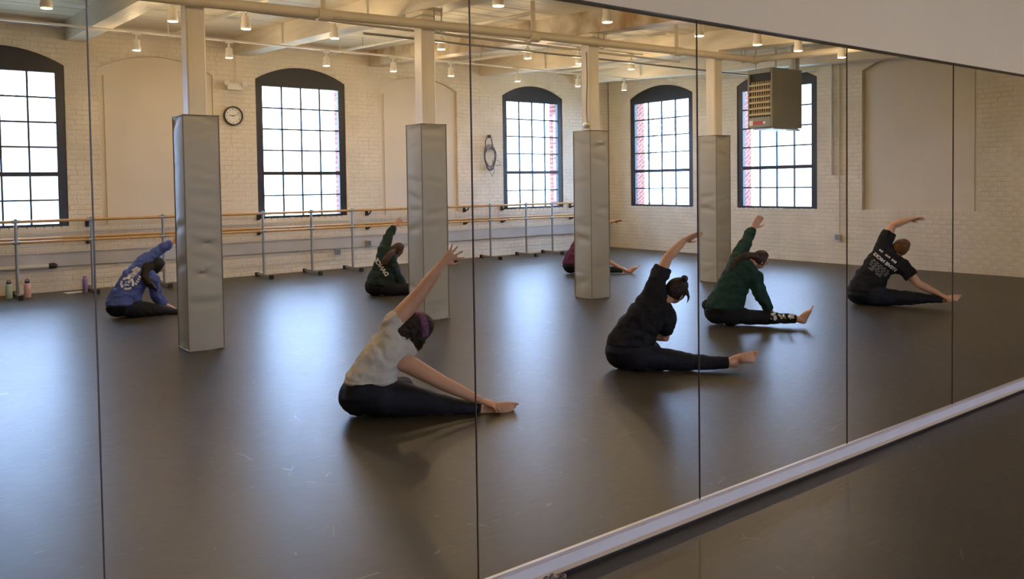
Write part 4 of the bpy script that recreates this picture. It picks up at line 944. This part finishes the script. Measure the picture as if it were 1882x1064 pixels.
person(dict(label='dancer in maroon top mostly hidden behind the column with the bell', seat=(1066, 503), vox=.009, sc=1.0, arm=1.0,
    J=J(pel=(1054, 486, 0), wst=(1058, 469, 0), cst=(1069, 450, .02), nck=(1083, 437, .05), head=(1096, 431, .07), Lsh=(1076, 427, .03), Lel=(1098, 413, .05), Lwr=(1127, 407, .05), Lfi=(1150, 403, .05),
        Rsh=(1088, 450, -.03), Rel=(1110, 475, -.04), Rwr=(1138, 491, -.02), Rfi=(1150, 495, -.02), hipL=(1049, 488, .03), hipR=(1066, 490, -.02), midR=(1084, 493, 0), kneR=(1104, 495, 0), ankR=(1146, 496, 0), helR=(1159, 503, 0), toeR=(1178, 488, 0),
        kneL=(1075, 485, .50), ankL=(1055, 492, .42)),
    leg=[.110, .092, .074, .056, .045], butt=.130, Lpn=(0, -.4, -1), Rpn=(0, 0, -1), hu=(.6, -.2, .75), hf=(.5, .7, -.4), hk=1.0, pants=NAVY,
    top=cloth('maroon cotton', (.10, .022, .06)), topname='t_shirt', sleeve=.40, hem=.10, loose=.020, folds=.02,
    hair=dict(mat=hair_mat('dark hair', (.04, .025, .018), (.015, .011, .009)))))


# ================================================================== SMALL THINGS
def bottle(px, py, col, cap, h, rad, label, straw):
    p = onfloor(px, py); r = empty('water_bottle', p); tag(r, label, 'bottle')
    m = mat('bottle ' + label[:12], col, .35)
    G().lathe((0, 0, 0), [(rad*.86, 0), (rad, .008), (rad, h*.74), (rad*.96, h*.78), (rad*.62, h*.84)], 20).build('body', m, r, smooth=True)
    c = mat('cap ' + label[:12], cap, .4)
    G().lathe((0, 0, 0), [(rad*.68, h*.83), (rad*.70, h*.95), (rad*.55, h*.97)], 16).build('lid', c, r, smooth=True)
    if straw: G().tube([(-.02, 0, h*.95), (-.018, 0, h*1.03), (.0, 0, h*1.06), (.018, 0, h*1.03), (.02, 0, h*.95)], .006, 8).build('carry_loop', c, r, smooth=True)
bottle(17, 549, (.50, .62, .48), (.04, .06, .06), .25, .045, 'pale green water bottle with a dark lid by the wall', True)
bottle(51, 547, (.72, .42, .36), (.03, .03, .06), .25, .045, 'pink water bottle with a dark lid by the wall', True)
bottle(157, 538, (.27, .20, .40), (.27, .20, .40), .26, .037, 'slim purple water bottle beside the white paper', False)
p = onfloor(137, 537.5)
g = G(); g.add([(-.13, -.09, .001), (.13, -.09, .001), (.13, .09, .002), (-.13, .09, .004), (-.13, -.09, .0025), (.13, -.09, .0025), (.13, .09, .0035), (-.13, .09, .0055)], [(0, 1, 2, 3), (4, 5, 6, 7), (0, 1, 5, 4), (1, 2, 6, 5), (2, 3, 7, 6), (3, 0, 4, 7)])
o = g.build('paper_sheet', 'white'); o.location = p; o.rotation_euler = (0, 0, .2); tag(o, 'white paper sheet lying on the floor by the purple bottle', 'paper')
# clock
ck = on(1, DA-.02, 428.5, 213); r = empty('wall_clock', ck); tag(r, 'round wall clock with a black rim and white dial', 'clock')
def ring(g, ro, ri, y0, y1, n=40):
    vs = []
    for rr_, yy in ((ri, y1), (ri, y0), (ro, y0), (ro, y1)):
        vs += [(rr_*math.cos(2*math.pi*k/n), yy, rr_*math.sin(2*math.pi*k/n)) for k in range(n)]
    g.add(vs, [(a*n+k, a*n+(k+1) % n, ((a+1) % 4)*n+(k+1) % n, ((a+1) % 4)*n+k) for a in range(4) for k in range(n)])
g = G(); ring(g, .163, .140, -.028, .02); g.build('rim', 'black', r, smooth=True)
di = G().tube([(0, -.004, 0), (0, .018, 0)], .143, 40).build('dial', 'white', r)
for hh in range(1, 13):
    a = -math.pi/2 - 0 + hh*math.pi/6          # seen in the mirror: the numerals run the other way round
    f = bpy.data.curves.new('numeral', 'FONT'); f.body = str(hh); f.size = .042; f.align_x = 'CENTER'; f.align_y = 'CENTER'; f.materials.append(M['black'])
    t0 = bpy.data.objects.new('numeral_text', f); COL.objects.link(t0); bpy.context.view_layer.update()
    tm = bpy.data.meshes.new_from_object(t0.evaluated_get(bpy.context.evaluated_depsgraph_get())); COL.objects.unlink(t0); bpy.data.objects.remove(t0)
    tm.materials.clear(); tm.materials.append(M['black'])
    t = bpy.data.objects.new('numeral', tm); COL.objects.link(t); t.parent = di
    th = math.pi/2 + hh*math.pi/6
    t.location = (.112*math.cos(th), -.0065, .112*math.sin(th)); t.rotation_euler = (math.pi/2, 0, 0); t.scale = (-1, 1, 1)
def hand(ang, L, wd): 
    d = Vector((math.cos(ang), 0, math.sin(ang))); n = Vector((-d.z, 0, d.x))*wd
    g = G(); a = -d*.02; b = d*L; g.add([a-n, a+n, b+n*.6, b-n*.6] + [v + Vector((0, -.003, 0)) for v in (a-n, a+n, b+n*.6, b-n*.6)], [(0, 1, 2, 3), (4, 5, 6, 7), (0, 1, 5, 4), (1, 2, 6, 5), (2, 3, 7, 6), (3, 0, 4, 7)])
    o = g.build('clock_hand', 'black', r); o.location = (0, -.008, 0)
hand(math.radians(20), .105, .004); hand(math.radians(172), .075, .006)
# coiled cable
cc = on(1, DA-.05, 900, 285); r = empty('coiled_cable', cc); tag(r, 'grey cable coiled in loops on a wall hook by the window', 'cable')
cab = mat('grey cable', (.13, .14, .17), .5)
rnd = random.Random(3)
for k in range(7):
    a0, b0 = .11+rnd.random()*.05, .20+rnd.random()*.08; oz = -.02-rnd.random()*.08; ph = rnd.random()*.3
    G().tube([(a0*math.cos(t)+.02*math.sin(2*t+ph)+(rnd.random()-.5)*.004, -.015*k*.3, b0*math.sin(t)+oz) for t in np.linspace(0, 2*math.pi, 26)], .008, 6).build('loop', cab, r, smooth=True)
G().tube([(-.10, -.02, .05), (-.12, -.02, .28), (-.06, -.02, .40), (.02, -.02, .38), (.06, -.02, .22), (.05, -.02, .12)], .012, 8).build('upper_loop', cab, r, smooth=True)
G().tube([(.05, -.02, -.1), (.10, -.02, -.34), (.04, -.02, -.45), (.0, -.02, -.36)], .006, 6).build('loose_end', cab, r, smooth=True)
G().tube([(.16, -.02, -.1), (.25, -.02, -.14), (.27, -.02, -.20), (.15, -.02, -.22)], .006, 6).build('loose_end', cab, r, smooth=True)
G().box(-.02, .02, -.03, .05, .36, .42).build('hook', 'black', r)
# emergency lights, boxes
def emergency(p, rz, label):
    r = empty('emergency_light', p, rz); tag(r, label, 'emergency light')
    G().box(-.12, .12, -.05, .03, -.05, .06).build('case', 'lampwhite', r)
    for sx in (-.15, .15): G().tube([(sx*.8, -.04, .06), (sx, -.07, .065), (sx, -.11, .055)], [.02, .045, .05], 14).build('lamp_head', 'lampwhite', r, smooth=True)
e1 = on(1, DA-.05, 430, 160); emergency(e1, 0, 'white twin-headed emergency light on the wall above the clock')
o = G().tube([(e1.x+.03, DA-.02, e1.z+.05), (e1.x+.05, DA-.015, e1.z+.4), (e1.x+.04, DA-.015, 3.95)], .008, 6).build('lamp_cord', 'conduit'); tag(o, 'thin cord running up from the emergency light to the ceiling', 'cord')
e2 = on(0, XB-.05, 1270, 133); emergency(e2, -math.pi/2, 'white twin-headed emergency light high on the brick wall by a window')
def outlet(p, rz, label):
    r = empty('outlet_box', p, rz); tag(r, label, 'outlet')
    o = G().box(-.05, .05, -.045, .012, -.055, .055).build('box', 'galv', r); G().box(-.04, .04, -.049, -.045, -.045, .045).build('cover', 'greysteel', r)
outlet(on(1, DA-.06, 676, 447), 0, 'steel outlet box on the wall behind the dark green hoodie dancer')
outlet(on(1, DA-.06, 620, 463), 0, 'steel outlet box on the grey board under the clock window')
outlet(on(0, XB-.02, 1541, 436), -math.pi/2, 'steel outlet box on the brick wall at the foot of the conduit')
# scrap on the floor against the skirting
p = onfloor(1003, 1066); p.y = -.05; r = empty('hair_scrunchie', p); tag(r, 'small dark speckled scrunchie on the floor against the skirting', 'scrunchie')
rnd = random.Random(5)
pts = [(.045*math.cos(t)*(1+.2*math.sin(5*t)), .03*math.sin(t), .014+.006*math.sin(7*t)) for t in np.linspace(0, 2*math.pi, 40)]
G().tube(pts, [.008+.005*rnd.random() for _ in pts], 8).build('band', mat('speckled cloth', (.03, .02, .04), .8, col2=(.45, .40, .42), vscale=90), r, smooth=True)

# ================================================================== OUTDOORS
tag(G().box(-40, 90, DA+.6, 110, -1.6, -1.5).build('ground', 'ground'), 'pale grass outside the windows', 'ground', kind='structure')
tag(G().box(XB+.7, 90, -60, DA+.6, -1.6, -1.5).build('ground', 'ground'), 'pale grass outside the heater wall', 'ground', kind='structure')
def bare_tree(x, y, h, seed, label, m='bud', leaf=140):
    rnd = random.Random(seed); r = empty('tree', (x, y, -1.5)); tag(r, label, 'tree')
    g = G(); tips = []
    def br(p, d, L, rad, dep):
        q = p + d*L; mid = p + d*L*.5 + Vector((rnd.uniform(-.06, .06), rnd.uniform(-.06, .06), 0))*L
        g.tube([p, mid, q], [rad, rad*.85, rad*.65], 6)
        if dep == 0: tips.append(q); return
        for _ in range(3):
            nd = (d + Vector((rnd.uniform(-.7, .7), rnd.uniform(-.7, .7), rnd.uniform(-.1, .5)))).normalized(); br(q, nd, L*rnd.uniform(.6, .8), rad*.6, dep-1)
    br(Vector((0, 0, 0)), Vector((0, 0, 1)), h*.33, h*.022, 4)
    g.build('branches', 'bark', r)
    g = G()
    for t in tips:
        for _ in range(2):
            c = t + Vector((rnd.gauss(0, .15), rnd.gauss(0, .15), rnd.gauss(0, .15))); s = rnd.uniform(.05, .13)
            g.ball(c, (s, 0, 0), (0, s, 0), (0, 0, s*.8), 5, 4)
    tag(g.build('buds', m, r), kind='stuff')
bare_tree(2.0, 27, 8, 1, 'bare spring tree outside the window above the bottles')
bare_tree(11.5, 38, 9, 2, 'bare spring tree outside the window by the clock')
bare_tree(29, 26.5, 8, 3, 'orange budding tree outside the window clear of the heater')
bare_tree(26, 36, 9, 4, 'green budding tree outside the window by the coiled cable', 'leaf')
def house(x, y, W, D, H, label, wall='house'):
    r = empty('house', (x, y, -1.5)); tag(r, label, 'house')
    G().box(-W/2, W/2, -D/2, D/2, 0, H).build('walls', wall, r)
    g = G(); e = .4; g.add([(-W/2-e, -D/2-e, H), (W/2+e, -D/2-e, H), (W/2+e, D/2+e, H), (-W/2-e, D/2+e, H), (-W/2-e, 0, H+D*.35), (W/2+e, 0, H+D*.35)], [(0, 1, 5, 4), (2, 3, 4, 5), (1, 2, 5), (3, 0, 4), (0, 3, 2, 1)]); g.build('roof', 'roof', r)
    for i in range(3):
        for zz in (1.2, 3.6):
            if zz+1.3 < H:
                f = G().box(-W*.36+i*W*.3, -W*.36+i*W*.3+1.1, -D/2-.05, -D/2+.02, zz, zz+1.3).build('window', 'white', r); G().box(-W*.36+i*W*.3+.1, -W*.36+i*W*.3+1.0, -D/2-.07, -D/2-.04, zz+.1, zz+1.2).build('pane', 'galv', f)
house(4.3, 48, 8, 7, 5, 'small house with a red roof outside the window above the bottles')
house(36, 15.5, 9, 10, 7.5, 'pale house outside the window behind the heater')
